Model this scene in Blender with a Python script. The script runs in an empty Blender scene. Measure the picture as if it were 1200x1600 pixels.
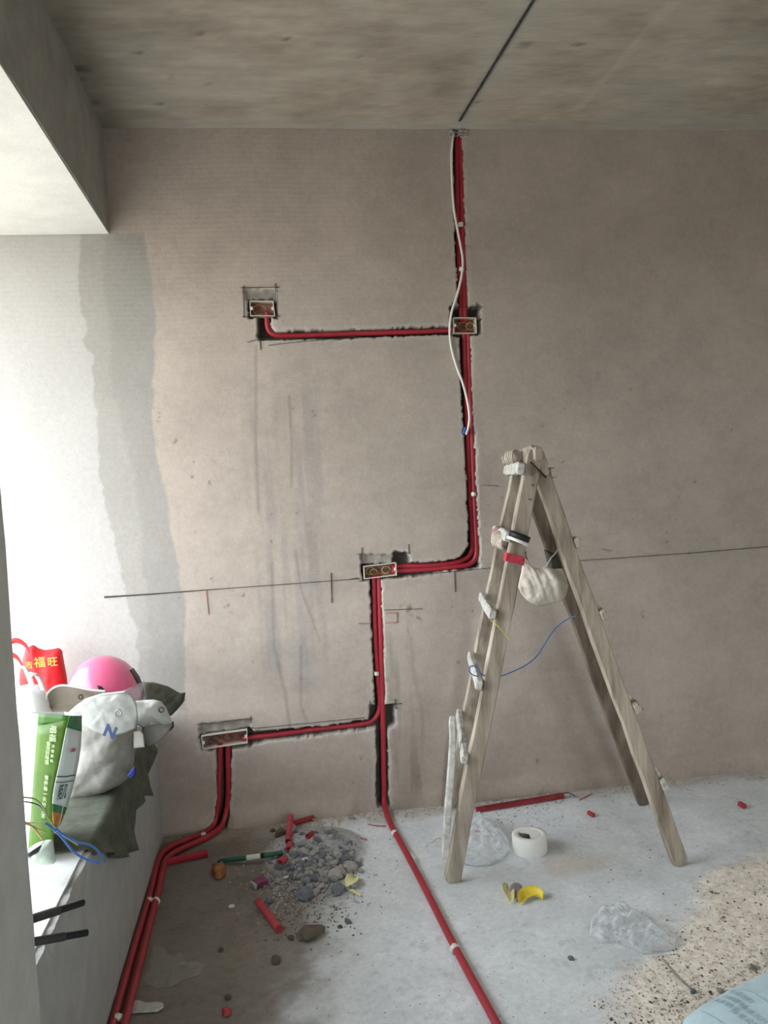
import bpy, bmesh, math, random
import numpy as np
from mathutils import Vector, Matrix, noise as mnoise

random.seed(7); rng = np.random.default_rng(11)
SC = bpy.context.scene
COL = SC.collection
# ------------------------------------------------------------------ camera
FV = Vector((0.13774473, 0.98943734, -0.04516792)); RV = Vector((0.98867562, -0.1400945, -0.05379642)); UV_ = Vector((0.05955596, 0.03724625, 0.99752985))
CAM = Vector((0, -3.28632, 1.37779)); FPX = 1281.9
cd = bpy.data.cameras.new('camera'); cam = bpy.data.objects.new('camera', cd); COL.objects.link(cam)
M = Matrix.Identity(4)
for r in range(3):
    M[r][0] = RV[r]; M[r][1] = UV_[r]; M[r][2] = -FV[r]; M[r][3] = CAM[r]
cam.matrix_world = M
cd.sensor_fit = 'VERTICAL'; cd.sensor_height = 24; cd.lens = FPX/1600*24; cd.clip_start = .02
SC.camera = cam
# ------------------------------------------------------------------ sky, exposure
w = bpy.data.worlds.new('sky'); SC.world = w; w.use_nodes = True
nt = w.node_tree; nt.nodes.clear()
tc = nt.nodes.new('ShaderNodeTexCoord'); sp = nt.nodes.new('ShaderNodeSeparateXYZ'); cr = nt.nodes.new('ShaderNodeValToRGB')
bg = nt.nodes.new('ShaderNodeBackground'); ow = nt.nodes.new('ShaderNodeOutputWorld')
nt.links.new(tc.outputs['Generated'], sp.inputs[0]); nt.links.new(sp.outputs['Z'], cr.inputs[0])
e = cr.color_ramp.elements
e[0].position = 0; e[0].color = (.22, .21, .19, 1)
e[1].position = 1; e[1].color = (.40, .47, .54, 1)
k = cr.color_ramp.elements.new(.02); k.color = (.92, .97, 1.0, 1)
nt.links.new(cr.outputs[0], bg.inputs[0]); nt.links.new(bg.outputs[0], ow.inputs[0])
bg.inputs[1].default_value = 14.0
# the bay window's opening, where the daylight comes in
ld = bpy.data.lights.new('window_daylight', 'AREA'); ld.shape = 'RECTANGLE'; ld.size = 1.86; ld.size_y = 1.66
ld.cycles.is_portal = True
lo = bpy.data.objects.new('window_daylight', ld); COL.objects.link(lo)
lo.location = (-1.2, -.85, 1.42); lo.rotation_euler = (0, math.radians(-90), 0)
ld2 = bpy.data.lights.new('fill_opening_daylight', 'AREA'); ld2.shape = 'RECTANGLE'; ld2.size = .6; ld2.size_y = 2.1  # portal of an unseen opening added behind the camera for fill
ld2.cycles.is_portal = True
lo2 = bpy.data.objects.new('fill_opening_daylight', ld2); COL.objects.link(lo2)
lo2.location = (1.1, -4.62, 1.05); lo2.rotation_euler = (math.radians(90), 0, 0)
SC.view_settings.view_transform = 'Standard'; SC.view_settings.look = 'None'
SC.view_settings.gamma = 1; SC.view_settings.use_curve_mapping = False
SC.view_settings.exposure = -0.12
SC.cycles.max_bounces = 10; SC.cycles.diffuse_bounces = 6

# ------------------------------------------------------------------ helpers
def ray(x, y): return FV + RV*((x-600)/FPX) - UV_*((y-800)/FPX)
def W(x, y, y0=0.0): d = ray(x, y); return CAM + d*((y0-CAM[1])/d[1])      # point of the plane parallel to the back wall
def G(x, y, z=0.0): d = ray(x, y); return CAM + d*((z-CAM[2])/d[2])        # point of a level plane
def PX(x, y, x0): d = ray(x, y); return CAM + d*((x0-CAM[0])/d[0])         # point of a plane parallel to the left wall

def mat(name, col, rough=.85, vary=.12, scale=30, bump=0.0, bscale=None, col2=None, metal=0, alpha=1, trans=0, attr=False, stretch=(1,1,1), spec=.3, detail=6, coat=0):
    m = bpy.data.materials.new(name); m.use_nodes = True
    t = m.node_tree; b = t.nodes['Principled BSDF']
    b.inputs['Roughness'].default_value = rough; b.inputs['Metallic'].default_value = metal
    b.inputs['Specular IOR Level'].default_value = spec; b.inputs['Coat Weight'].default_value = coat
    b.inputs['Transmission Weight'].default_value = trans; b.inputs['Alpha'].default_value = alpha
    c = t.nodes.new('ShaderNodeTexCoord'); mp = t.nodes.new('ShaderNodeMapping'); mp.inputs['Scale'].default_value = stretch
    t.links.new(c.outputs['Object'], mp.inputs[0])
    n = t.nodes.new('ShaderNodeTexNoise'); n.inputs['Scale'].default_value = scale; n.inputs['Detail'].default_value = detail; n.inputs['Roughness'].default_value = .65
    t.links.new(mp.outputs[0], n.inputs['Vector'])
    r = t.nodes.new('ShaderNodeValToRGB'); r.color_ramp.elements[0].position = .3; r.color_ramp.elements[1].position = .7
    if attr:
        r.color_ramp.elements[0].color = (1-vary,)*3+(1,); r.color_ramp.elements[1].color = (1+vary,)*3+(1,)
        a = t.nodes.new('ShaderNodeAttribute'); a.attribute_name = 'Col'
        x = t.nodes.new('ShaderNodeMix'); x.data_type = 'RGBA'; x.blend_type = 'MULTIPLY'; x.inputs[0].default_value = 1
        t.links.new(a.outputs['Color'], x.inputs[6]); t.links.new(r.outputs[0], x.inputs[7]); t.links.new(x.outputs[2], b.inputs['Base Color'])
    else:
        c1 = [min(1, v*(1-vary)) for v in col]; c2 = col2 or [min(1, v*(1+vary)) for v in col]
        r.color_ramp.elements[0].color = tuple(c1)+(1,); r.color_ramp.elements[1].color = tuple(c2)+(1,)
        t.links.new(r.outputs[0], b.inputs['Base Color'])
    t.links.new(n.outputs[0], r.inputs[0])
    if bump:
        n2 = t.nodes.new('ShaderNodeTexNoise'); n2.inputs['Scale'].default_value = bscale or scale*2; n2.inputs['Detail'].default_value = 5
        t.links.new(mp.outputs[0], n2.inputs['Vector'])
        bp = t.nodes.new('ShaderNodeBump'); bp.inputs['Strength'].default_value = 1; bp.inputs['Distance'].default_value = bump
        t.links.new(n2.outputs[0], bp.inputs['Height']); t.links.new(bp.outputs[0], b.inputs['Normal'])
    return m

def link(name, me, m=None, parent=None, smooth=False):
    if m is not None and not me.materials: me.materials.append(m)
    if smooth: me.polygons.foreach_set('use_smooth', [True]*len(me.polygons))
    o = bpy.data.objects.new(name, me); COL.objects.link(o)
    if parent is not None:
        o.parent = parent; o.matrix_parent_inverse = Matrix.Translation(-parent.location) if parent.type == 'EMPTY' and parent.parent is None else Matrix.Identity(4)
    return o
def mesh(name, v, f, m=None, parent=None, smooth=False):
    me = bpy.data.meshes.new(name); me.from_pydata([tuple(p) for p in v], [], f); me.update()
    return link(name, me, m, parent, smooth)
def tag(o, label, cat, group=None, kind=None):
    if label: o['label'] = label
    if cat: o['category'] = cat
    if group: o['group'] = group
    if kind: o['kind'] = kind
    return o
def thing(name, loc, label, cat, group=None):
    o = bpy.data.objects.new(name, None); COL.objects.link(o); o.location = loc; o.empty_display_size = .05
    return tag(o, label, cat, group)

def chaikin(p, n=2):
    p = [Vector(q) for q in p]
    for _ in range(n):
        q = [p[0]]
        for a, b in zip(p, p[1:]): q += [a.lerp(b, .25), a.lerp(b, .75)]
        q.append(p[-1]); p = q
    return p
def tube_data(pts, r, sides=10, cap=True, hollow=False):
    v = []; f = []; n = len(pts); up = None
    for i, p in enumerate(pts):
        t = (pts[min(i+1, n-1)]-pts[max(i-1, 0)]).normalized()
        if up is None: up = t.orthogonal().normalized()
        up = (up - t*up.dot(t)).normalized(); s = t.cross(up)
        rr = r[i] if isinstance(r, (list, tuple)) else r
        for k_ in range(sides):
            a = 2*math.pi*k_/sides; v.append(p+(up*math.cos(a)+s*math.sin(a))*rr)
    for i in range(n-1):
        for k_ in range(sides):
            a = i*sides+k_; b = i*sides+(k_+1) % sides; f.append((a, b, b+sides, a+sides))
    if hollow:
        for e_, base in ((0, 0), (1, (n-1)*sides)):
            p = pts[0] if e_ == 0 else pts[-1]; q = pts[1] if e_ == 0 else pts[-2]; t = (q-p).normalized()
            i0 = len(v); 
            for k_ in range(sides): v.append(p+(v[base+k_]-p)*.78)
            for k_ in range(sides): v.append(p+(v[base+k_]-p)*.78+t*.03)
            for k_ in range(sides):
                k2 = (k_+1) % sides; f.append((base+k_, base+k2, i0+k2, i0+k_)); f.append((i0+k_, i0+k2, i0+sides+k2, i0+sides+k_))
            f.append(tuple(range(i0+sides, i0+2*sides)))
    elif cap: f.append(tuple(range(sides))); f.append(tuple(range((n-1)*sides, n*sides)))
    return v, f
def tube(name, pts, r, m, parent=None, sides=10, smooth=True, sm=2, hollow=False):
    v, f = tube_data(chaikin(pts, sm) if sm else [Vector(p) for p in pts], r, sides, True, hollow)
    return mesh(name, v, f, m, parent, smooth)
def join(parts):
    V = []; F = []
    for v, f in parts:
        b = len(V); V += list(v); F += [tuple(i+b for i in q) for q in f]
    return V, F
def board_data(p0, p1, wide, wdir, thick, seg=14, jit=.001, taper=0.0, seed=0):
    """a worn board from p0 to p1, rounded corners, slightly irregular"""
    R = random.Random(seed); p0 = Vector(p0); p1 = Vector(p1); t = (p1-p0).normalized()
    a = Vector(wdir); a = (a-t*a.dot(t)).normalized(); b = t.cross(a).normalized()
    hw, ht, c = wide/2, thick/2, min(wide, thick)*.18
    prof = [(-hw+c, -ht), (hw-c, -ht), (hw, -ht+c), (hw, ht-c), (hw-c, ht), (-hw+c, ht), (-hw, ht-c), (-hw, -ht+c)]
    v = []; f = []; L = (p1-p0).length; K = [0, .008/L*1.0, .02/L]+[i/seg for i in range(1, seg)]+[1-.02/L, 1-.008/L, 1]
    for i, u in enumerate(K):
        s = 1
        if i in (0, len(K)-1): s = .72
        elif i in (1, len(K)-2): s = .92
        s *= 1-taper*u
        jw = R.uniform(-jit, jit)*2
        for (x, y) in prof:
            v.append(p0.lerp(p1, u)+a*(x*s+jw+R.uniform(-jit, jit))+b*(y*(s if s > .95 else (s+1)/2)+R.uniform(-jit, jit)*.6))
    for i in range(len(K)-1):
        for k_ in range(8):
            q = i*8+k_; r_ = i*8+(k_+1) % 8; f.append((q, r_, r_+8, q+8))
    f.append(tuple(range(7, -1, -1))); f.append(tuple(range((len(K)-1)*8, len(K)*8)))
    return v, f
def board(name, p0, p1, wide, wdir, thick, m, parent=None, **k_):
    v, f = board_data(p0, p1, wide, wdir, thick, **k_)
    return mesh(name, v, f, m, parent)
def box_data(lo_, hi):
    (a, b, c), (d, e_, g) = lo_, hi
    return [(a,b,c),(d,b,c),(d,e_,c),(a,e_,c),(a,b,g),(d,b,g),(d,e_,g),(a,e_,g)], [(0,3,2,1),(4,5,6,7),(0,1,5,4),(1,2,6,5),(2,3,7,6),(3,0,4,7)]
def box(name, lo_, hi, m, parent=None):
    v, f = box_data(lo_, hi); return mesh(name, v, f, m, parent)
def resample(o, n):
    P = [Vector(p) for p in o]; P.append(P[0]); d = [0]
    for a, b in zip(P, P[1:]): d.append(d[-1]+(b-a).length)
    out = []
    j = 0
    for i in range(n):
        s = d[-1]*i/n
        while d[j+1] < s: j += 1
        out.append(P[j].lerp(P[j+1], (s-d[j])/max(1e-9, d[j+1]-d[j])))
    return out
def puff_data(outline, front, back, normal, rings=14, n=96, wr=.006, wf=14, seed=0, edge=.5, center=None, folds=0.0, fdir=None, ff=20):
    """a soft stuffed shape: outline in space, bulging along +-normal, wrinkled"""
    O = resample(outline, n); N = Vector(normal).normalized()
    c = Vector(center) if center is not None else sum(O, Vector())/n
    off = Vector((seed*3.1, seed*1.7, seed*.9))
    v = []; f = []
    def add(side, amt):
        base = len(v)
        v.append(None)
        pts = [(c, 0.0)]
        for r_ in range(1, rings):
            t = r_/rings
            for o in O: pts.append((c+(o-c)*t, t))
        v.pop()
        for p, t in pts:
            h = (1-t**2.6)**edge
            w_ = mnoise.fractal((p+off)*wf, 1.0, 2.0, 4)*wr*min(1, (1-t)*6+.15)
            if folds and fdir is not None:
                u = p.dot(Vector(fdir)); w_ += folds*abs(mnoise.noise(Vector((u*ff, seed, side))))*(1-t**4)
            v.append(p+N*(side*(amt*h)+w_))
        return base
    a = add(1, front); b = add(-1, back); e_ = len(v); v += O
    for base, flip in ((a, 0), (b, 1)):
        for k_ in range(n):
            k2 = (k_+1) % n
            q = [(base, base+1+k_, base+1+k2)]
            for r_ in range(rings-2):
                x = base+1+r_*n; q.append((x+k_, x+n+k_, x+n+k2, x+k2))
            x = base+1+(rings-2)*n; q.append((x+k_, e_+k_, e_+k2, x+k2))
            f += [tuple(reversed(z)) for z in q] if flip else q
    return v, f
def puff(name, outline, front, back, normal, m, parent=None, **k_):
    v, f = puff_data(outline, front, back, normal, **k_); return mesh(name, v, f, m, parent, True)
def sheet(name, rows, m, parent=None, thick=.0015, sub=2, smooth=True, wr=0, wf=20, seed=0):
    """a thin cloth or film given by rows of points"""
    nr, nc = len(rows), len(rows[0]); v = [Vector(p) for r_ in rows for p in r_]
    f = [(i*nc+j, i*nc+j+1, (i+1)*nc+j+1, (i+1)*nc+j) for i in range(nr-1) for j in range(nc-1)]
    me = bpy.data.meshes.new(name); me.from_pydata([tuple(p) for p in v], [], f)
    bm = bmesh.new(); bm.from_mesh(me)
    for _ in range(sub):
        bmesh.ops.subdivide_edges(bm, edges=bm.edges[:], cuts=1, use_grid_fill=True)
        for _k in range(1): bmesh.ops.smooth_vert(bm, verts=[x for x in bm.verts if not x.is_boundary], factor=.5, use_axis_x=True, use_axis_y=True, use_axis_z=True)
    if wr:
        bm.normal_update(); off = Vector((seed*2.3, seed, 0))
        for x in bm.verts: x.co += x.normal*mnoise.fractal((x.co+off)*wf, 1, 2, 4)*wr
    bm.normal_update()
    bmesh.ops.recalc_face_normals(bm, faces=bm.faces[:])
    ret = bmesh.ops.solidify(bm, geom=bm.faces[:], thickness=thick)
    bm.to_mesh(me); bm.free()
    return link(name, me, m, parent, smooth)
def lathe(prof, n=40, center=(0,0,0), axis_m=None):
    v = []; f = []; c = Vector(center)
    for (r_, z) in prof:
        for k_ in range(n):
            a = 2*math.pi*k_/n; p = Vector((r_*math.cos(a), r_*math.sin(a), z))
            if axis_m is not None: p = axis_m @ p
            v.append(c+p)
    for i in range(len(prof)-1):
        for k_ in range(n):
            k2 = (k_+1) % n; f.append((i*n+k_, i*n+k2, (i+1)*n+k2, (i+1)*n+k_))
    return v, f
def glyphs(text, size, thick=.0004, bold=0.0):
    c = bpy.data.curves.new('lettering', 'FONT'); c.body = text; c.size = size; c.align_x = 'CENTER'; c.align_y = 'CENTER'; c.extrude = thick; c.offset = bold; c.resolution_u = 3
    o = bpy.data.objects.new('lettering', c); me = bpy.data.meshes.new_from_object(o); bpy.data.objects.remove(o); return me
def write(name, text, size, M4, m, parent=None, warp=None, bold=0.0):
    me = glyphs(text, size, bold=bold); me.transform(M4)
    if warp:
        for x in me.vertices: x.co = warp(x.co)
    return link(name, me, m, parent)
def frame(o, x, y):
    """matrix whose x and y axes run along the given directions at point o"""
    x = Vector(x).normalized(); y = Vector(y); y = (y-x*y.dot(x)).normalized(); z = x.cross(y)
    m_ = Matrix.Identity(4)
    for r_ in range(3): m_[r_][0] = x[r_]; m_[r_][1] = y[r_]; m_[r_][2] = z[r_]; m_[r_][3] = o[r_]
    return m_
def rock_mesh(seed, sub=1, rough=.35, flat=.75):
    bm = bmesh.new(); bmesh.ops.create_icosphere(bm, subdivisions=sub, radius=1)
    off = Vector((seed*7.3, seed*2.1, 0)); R = random.Random(seed); sx, sy, sz = R.uniform(.75, 1.2), R.uniform(.65, 1), R.uniform(.55, .85)*flat/.75
    cuts = [Vector((R.gauss(0, 1), R.gauss(0, 1), R.gauss(0, 1))).normalized() for _ in range(5)]
    for x in bm.verts:
        p = x.co.copy()
        for c in cuts:
            d = p.dot(c)
            if d > .62: p -= c*(d-.62)
        p *= 1+mnoise.noise(p*1.7+off)*rough
        x.co = Vector((p.x*sx, p.y*sy, p.z*sz))
    me = bpy.data.meshes.new('rock'); bm.to_mesh(me); bm.free(); return me

# numpy value noise, for the plaster's stains and the floor's relief
def vnoise(x, y, s, seed=0, octv=4):
    R = np.random.default_rng(seed); g = R.random((256, 256)); out = 0; amp = 1; tot = 0
    for o in range(octv):
        u = x*s*2**o+17.3*o; v = y*s*2**o+5.7*o
        i = np.floor(u).astype(int); j = np.floor(v).astype(int); a = u-i; b = v-j; a = a*a*(3-2*a); b = b*b*(3-2*b)
        q = lambda p_, r_: g[p_ % 256, r_ % 256]
        out = out+amp*((q(i, j)*(1-a)+q(i+1, j)*a)*(1-b)+(q(i, j+1)*(1-a)+q(i+1, j+1)*a)*b); tot += amp; amp *= .55
    return out/tot
def sm(x, a, b): t = np.clip((x-a)/(b-a), 0, 1); return t*t*(3-2*t)
def grid_mesh(name, us, vs, fn, m, parent=None, smooth=True):
    """fn(U,V) -> (N,3) positions, (N,3) colours ; only quads, with a colour per vertex"""
    U, V = np.meshgrid(us, vs); U = U.ravel(); V = V.ravel(); P, C = fn(U, V)
    nu, nv = len(us), len(vs); i = np.arange((nu-1)*(nv-1)); r_ = i//(nu-1); c = i % (nu-1); a = r_*nu+c
    F = np.stack([a, a+1, a+nu+1, a+nu], 1)
    me = bpy.data.meshes.new(name); me.vertices.add(len(P)); me.vertices.foreach_set('co', P.astype(np.float32).ravel())
    me.loops.add(F.size); me.loops.foreach_set('vertex_index', F.astype(np.int32).ravel())
    me.polygons.add(len(F)); me.polygons.foreach_set('loop_start', (np.arange(len(F))*4).astype(np.int32)); me.polygons.foreach_set('loop_total', np.full(len(F), 4, np.int32))
    me.update(calc_edges=True); me.validate()
    at = me.color_attributes.new('Col', 'FLOAT_COLOR', 'POINT'); at.data.foreach_set('color', np.hstack([C, np.ones((len(C), 1))]).astype(np.float32).ravel())
    return link(name, me, m, parent, smooth)
def structure(o, label=None):
    o['kind'] = 'structure'
    if label: o['label'] = label
    return o

# ------------------------------------------------------------------ materials
plaster = mat('cement_plaster', None, .92, .07, 55, .0012, 160, attr=True, spec=.2)
floor_m = mat('concrete_floor', None, .9, .10, 60, .0015, 140, attr=True, spec=.25)
ceil_m = mat('board_marked_concrete', None, .9, .10, 26, .002, 60, attr=True, stretch=(.35, 1.4, 1), spec=.2)
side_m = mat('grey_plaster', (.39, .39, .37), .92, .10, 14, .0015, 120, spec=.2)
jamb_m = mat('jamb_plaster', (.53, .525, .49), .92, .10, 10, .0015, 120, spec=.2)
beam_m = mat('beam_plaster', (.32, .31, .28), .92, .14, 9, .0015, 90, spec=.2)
soffit_m = mat('lit_soffit_plaster', (.74, .75, .71), .92, .08, 8, .001, 90, spec=.2)  # paler plaster for the beam's underside, window light painted in
red_m = mat('red_plastic', (.36, .018, .032), .42, .10, 12, col2=(.42, .026, .042), spec=.5)
redd_m = mat('dusty_red_plastic', (.38, .03, .04), .55, .25, 18, col2=(.50, .07, .08), spec=.4)
white_m = mat('white_plastic', (.72, .70, .64), .4, .05, 20, spec=.5)
ivory_m = mat('ivory_plastic', (.66, .62, .52), .45, .08, 30, spec=.5)
cable_m = mat('white_cable_sheath', (.80, .80, .76), .4, .05, 20, spec=.5)
ink_m = mat('ink_line', (.05, .05, .05), .9, .5, 60)
redink_m = mat('red_crayon', (.42, .20, .16), .9, .3, 90)
wood_m = mat('weathered_wood', (.23, .175, .125), .8, .28, 16, .0025, 60, col2=(.56, .49, .40), stretch=(1.3, 1.3, .16), spec=.25, detail=9)
woodd_m = mat('dark_weathered_wood', (.10, .075, .052), .82, .35, 14, .0025, 60, col2=(.28, .22, .165), stretch=(1.3, 1.3, .16), spec=.25, detail=9)
woodl_m = mat('pale_rung_wood', (.40, .385, .34), .8, .22, 30, .002, 80, col2=(.70, .69, .64), spec=.25)
mortar_m = mat('mortar_patch', (.24, .225, .20), .95, .25, 40, .003, 90)
twine_m = mat('twine', (.50, .45, .38), .9, .3, 120)
black_m = mat('black_rubber', (.02, .02, .022), .5, .2, 20)
darkmetal_m = mat('dark_metal', (.05, .045, .04), .55, .4, 30, metal=.6)
tapew_m = mat('white_masking_tape', (.80, .80, .75), .6, .03, 30)
blue_m = mat('blue_wire', (.05, .13, .42), .4, .1, 20, spec=.5)
lblue_m = mat('bright_blue_wire', (.06, .24, .72), .4, .1, 20, spec=.5)
yel_m = mat('yellow_wire', (.62, .55, .16), .4, .1, 20, spec=.5)
ora_m = mat('orange_wire', (.72, .30, .12), .4, .1, 20, spec=.5)
canvas_m = mat('canvas', (.46, .46, .42), .9, .10, 12, .0006, 400, col2=(.64, .65, .62))
shaded_canvas_m = mat('shaded_canvas', (.22, .21, .185), .92, .2, 11, .0006, 400, col2=(.36, .35, .32))  # canvas darkened: dirt, plus the shade under the flap painted in
cloth_w = mat('white_cotton', (.60, .52, .43), .9, .08, 10, .0005, 400, col2=(.76, .70, .62))
olive_m = mat('olive_canvas', (.065, .07, .048), .92, .15, 20, .0006, 300, col2=(.115, .122, .088))
pink_m = mat('pink_helmet_shell', (.74, .13, .26), .28, .04, 8, spec=.6, coat=.5)
chunk_ms = [mat('rubble_concrete', (.43, .44, .44), .95, .2, 35, .003, 60), mat('rubble_mortar', (.56, .53, .49), .95, .2, 35, .003, 60), mat('rubble_slate', (.26, .28, .31), .95, .25, 35, .003, 60)]

# ------------------------------------------------------------------ the back wall with its chases
H = 2.75; XB = -.54; XP = -.489; ZB = 2.358; ZS = .4826; XO = -1.2; YJ = -1.685
def pw(pts): return [(W(x, y).x, W(x, y).z) for x, y in pts]
def poly_sdf(x, z, P):
    """signed distance, negative inside"""
    n = len(P); d = np.full(x.shape, 1e9); ins = np.zeros(x.shape, bool)
    for i in range(n):
        ax, az = P[i]; bx, bz = P[(i+1) % n]; ex, ez = bx-ax, bz-az
        t = np.clip(((x-ax)*ex+(z-az)*ez)/(ex*ex+ez*ez+1e-12), 0, 1)
        d = np.minimum(d, np.hypot(x-ax-t*ex, z-az-t*ez))
        c = ((az > z) != (bz > z)) & (x < (bx-ax)*(z-az)/(bz-az+1e-12)+ax); ins ^= c
    return np.where(ins, -d, d)
deep = [
 [(707,203),(722,203),(726,300),(729,400),(733,478),(752,478),(751,524),(736,524),(738,600),(743,700),(747,800),(751,889),(700,893),(642,902),(566,908),(563,881),(613,880),(614,862),(638,861),(642,879),(690,877),(720,871),(732,852),(730,760),(722,640),(718,527),(703,524),(704,478),(716,478),(712,400),(709,300)],
 [(402,490),(424,490),(424,513),(430,517),(560,514),(706,508),(706,522),(560,528),(440,531),(402,532)],
 [(386,466),(432,466),(434,497),(387,498)],
 [(577,898),(596,898),(600,1000),(603,1101),(618,1101),(619,1134),(607,1137),(608,1200),(609,1262),(588,1262),(587,1137),(500,1150),(392,1163),(392,1143),(500,1135),(577,1124),(577,1101),(586,1101),(581,1000)],
 [(311,1148),(390,1137),(396,1137),(396,1162),(392,1168),(314,1175)],
 [(338,1165),(362,1165),(361,1250),(357,1284),(352,1299),(328,1299),(334,1284),(338,1250)],
]
shallow = [[(380,450),(433,450),(434,470),(382,470)], [(563,866),(612,866),(620,882),(564,888)], [(311,1132),(392,1124),(394,1142),(312,1152)], [(733,480),(750,480),(750,522),(733,522)]]
def wall_fn(X, Z):
    Xw = X.copy(); Zw = Z.copy(); D = np.full(X.shape, 1e9)
    for p in deep:
        P = pw(p); bx0 = min(a for a, b in P)-.06; bx1 = max(a for a, b in P)+.06; bz0 = min(b for a, b in P)-.06; bz1 = max(b for a, b in P)+.06
        s = (X > bx0) & (X < bx1) & (Z > bz0) & (Z < bz1)
        D[s] = np.minimum(D[s], poly_sdf(X[s], Z[s], P))
    jag = (vnoise(X, Z, 90, 3, 2)-.5)*.010+(vnoise(X, Z, 30, 4, 2)-.5)*.006
    D = D+jag
    dep = .050*sm(-D, .0002, .0062)
    S = np.full(X.shape, 1e9)
    for p in shallow:
        P = pw(p); S = np.minimum(S, poly_sdf(X, Z, P))
    S = S+jag
    dsh = (.010+.006*vnoise(X, Z, 40, 9, 3))*sm(-S, 0, .005)
    dsh = np.where(vnoise(X, Z, 1, 1, 1) > -1, dsh, 0)
    depth = np.maximum(dep, dsh)
    relief = (vnoise(X, Z, 2.2, 21, 4)-.5)*.006+(vnoise(X, Z, 25, 22, 3)-.5)*.0012
    # combed trowel ridges, high on the left half
    comb = np.sin(Z*2*math.pi/.019+vnoise(X, Z, 3, 5, 2)*5)*.00035*sm(Z, 1.6, 2.2)*sm(.8-X, 0, .7)
    # bulge of cement at the wall's foot
    foot = .02*sm(.10-Z, 0, .10)*(.35+vnoise(X, Z, 9, 31, 4))*(vnoise(X, Z*0, 3, 8, 2)+.2)*sm(np.abs(X-.31), .015, .06)*sm(np.abs(X+.27), .03, .06)
    Y = depth+(relief+comb)*(depth < .002)-foot
    P3 = np.stack([X, Y, Z], 1)
    # colours of the plaster itself
    big = vnoise(X, Z, 1.4, 41, 4); mid = vnoise(X, Z, 6, 42, 4); fine = vnoise(X, Z, 40, 43, 3)
    warm = np.array([.445, .385, .335]); C = warm*(1+(big-.5)*.30+(mid-.5)*.22+(fine-.5)*.12)[:, None]
    # weak horizontal trowel sweeps
    C *= (1+(vnoise(X*.5, Z, 28, 44, 3)-.5)*.12)[:, None]
    # warmer and darker towards the foot
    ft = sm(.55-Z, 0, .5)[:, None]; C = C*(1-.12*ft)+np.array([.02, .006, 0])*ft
    def edge(pts, amp, sd):
        P = sorted([(b, a) for a, b in pw(pts)]); zz = [q[0] for q in P]; xx = [q[1] for q in P]
        return np.interp(Z, zz, xx)+(vnoise(X*0, Z, 18, sd, 5)-.5)*amp
    b1 = edge([(122,372),(126,440),(133,500),(142,560),(150,620),(156,670),(160,740),(170,790),(180,830),(190,910),(205,950),(213,985),(220,1060)], .05, 51)
    b2 = edge([(165,372),(168,440),(176,500),(178,600),(190,650),(215,740),(225,840),(235,940),(240,1060)], .04, 52)
    b3 = edge([(228,372),(240,440),(245,520),(240,600),(243,700),(260,770),(275,850),(290,940),(292,1060),(295,1150)], .025, 53)
    top = sm(ZB+.01-Z, 0, .03)
    g2 = (sm(b3-X, 0, .012)*sm(Z, .35, .6)*top)[:, None]; C = C*(1-g2)+np.array([.322, .308, .284])*(1+(mid-.5)*.16)[:, None]*g2
    g1 = (sm(b2-X, 0, .02)*top)[:, None]; C = C*(1-g1)+np.array([.355, .34, .312])*(1+(mid-.5)*.14)[:, None]*g1
    g0 = (sm(b1-X, 0, .008)*top)[:, None]; C = C*(1-g0)+np.array([.45, .435, .415])*(1+(mid-.5)*.10)[:, None]*g0
    # water runs under the switch boxes
    xa = W(400, 800).x; xb = W(520, 800).x
    zone = sm(X, xa-.05, xa+.02)*sm(xb+.05-X, 0, .15)*sm(W(460, 560).z-Z, 0, .25)*sm(Z, .35, .7)
    run = vnoise(X+(Z*.015), Z*.06, 26, 61, 3)
    C *= (1-zone*sm(run, .45, .75)*.16)[:, None]
    C += (zone*sm(run, .5, .7))[:, None]*np.array([-.01, 0, .014])
    x2 = W(618, 1100).x; zone2 = sm(.12-np.abs(X-x2-.03), 0, .08)*sm(W(618, 930).z-Z, 0, .2)*sm(Z, .02, .1)
    C *= (1-zone2*sm(vnoise(X, Z*.08, 40, 62, 3), .45, .7)*.22)[:, None]
    for (pts, wd) in (([(462,860),(470,920),(485,960),(500,1002)], .006), ([(425,880),(428,1010),(445,1080),(455,1150)], .010), ([(470,1010),(470,1100),(480,1130)], .008), ([(452,620),(456,700),(455,760)], .008), ([(400,540),(400,700),(404,800)], .009)):
        P = pw(pts); d = np.full(X.shape, 1e9)
        for (ax, az), (bx, bz) in zip(P, P[1:]):
            t = np.clip(((X-ax)*(bx-ax)+(Z-az)*(bz-az))/((bx-ax)**2+(bz-az)**2), 0, 1); d = np.minimum(d, np.hypot(X-ax-t*(bx-ax), Z-az-t*(bz-az)))
        C *= (1-.22*sm(wd-d, -.002, wd))[:, None]
    # knocks and black spots
    R = np.random.default_rng(5)
    spots = [(355,945,.018),(362,955,.014),(330,905,.016),(248,650,.014),(245,660,.016),(275,690,.012),(270,672,.010),(328,753,.014),(470,1060,.008),(640,950,.02),(625,945,.012),(655,968,.012),(490,645,.01),(1005,960,.014),(380,930,.01),(300,745,.012)]
    spots += [(R.uniform(240, 1190), R.uniform(600, 1230), R.uniform(.002, .008)) for _ in range(110)]
    for (x, y, r_) in spots:
        p = W(x, y); q = np.hypot(X-p.x, (Z-p.z)*.8); q = q*(1+(fine-.5)*1.6); s = q < r_*2
        C[s] *= (1-.5*sm(r_*.75-q[s], -.2*r_, r_*.5)*sm(vnoise(X[s], Z[s], 110, 77, 2), .45, .62))[:, None]
    # grey smear beside the upper chase, pale cut lips
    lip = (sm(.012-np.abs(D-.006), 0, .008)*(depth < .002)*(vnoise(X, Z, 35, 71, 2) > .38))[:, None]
    C = C*(1-lip*.32)+np.array([.56, .54, .50])*lip*.32
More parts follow.
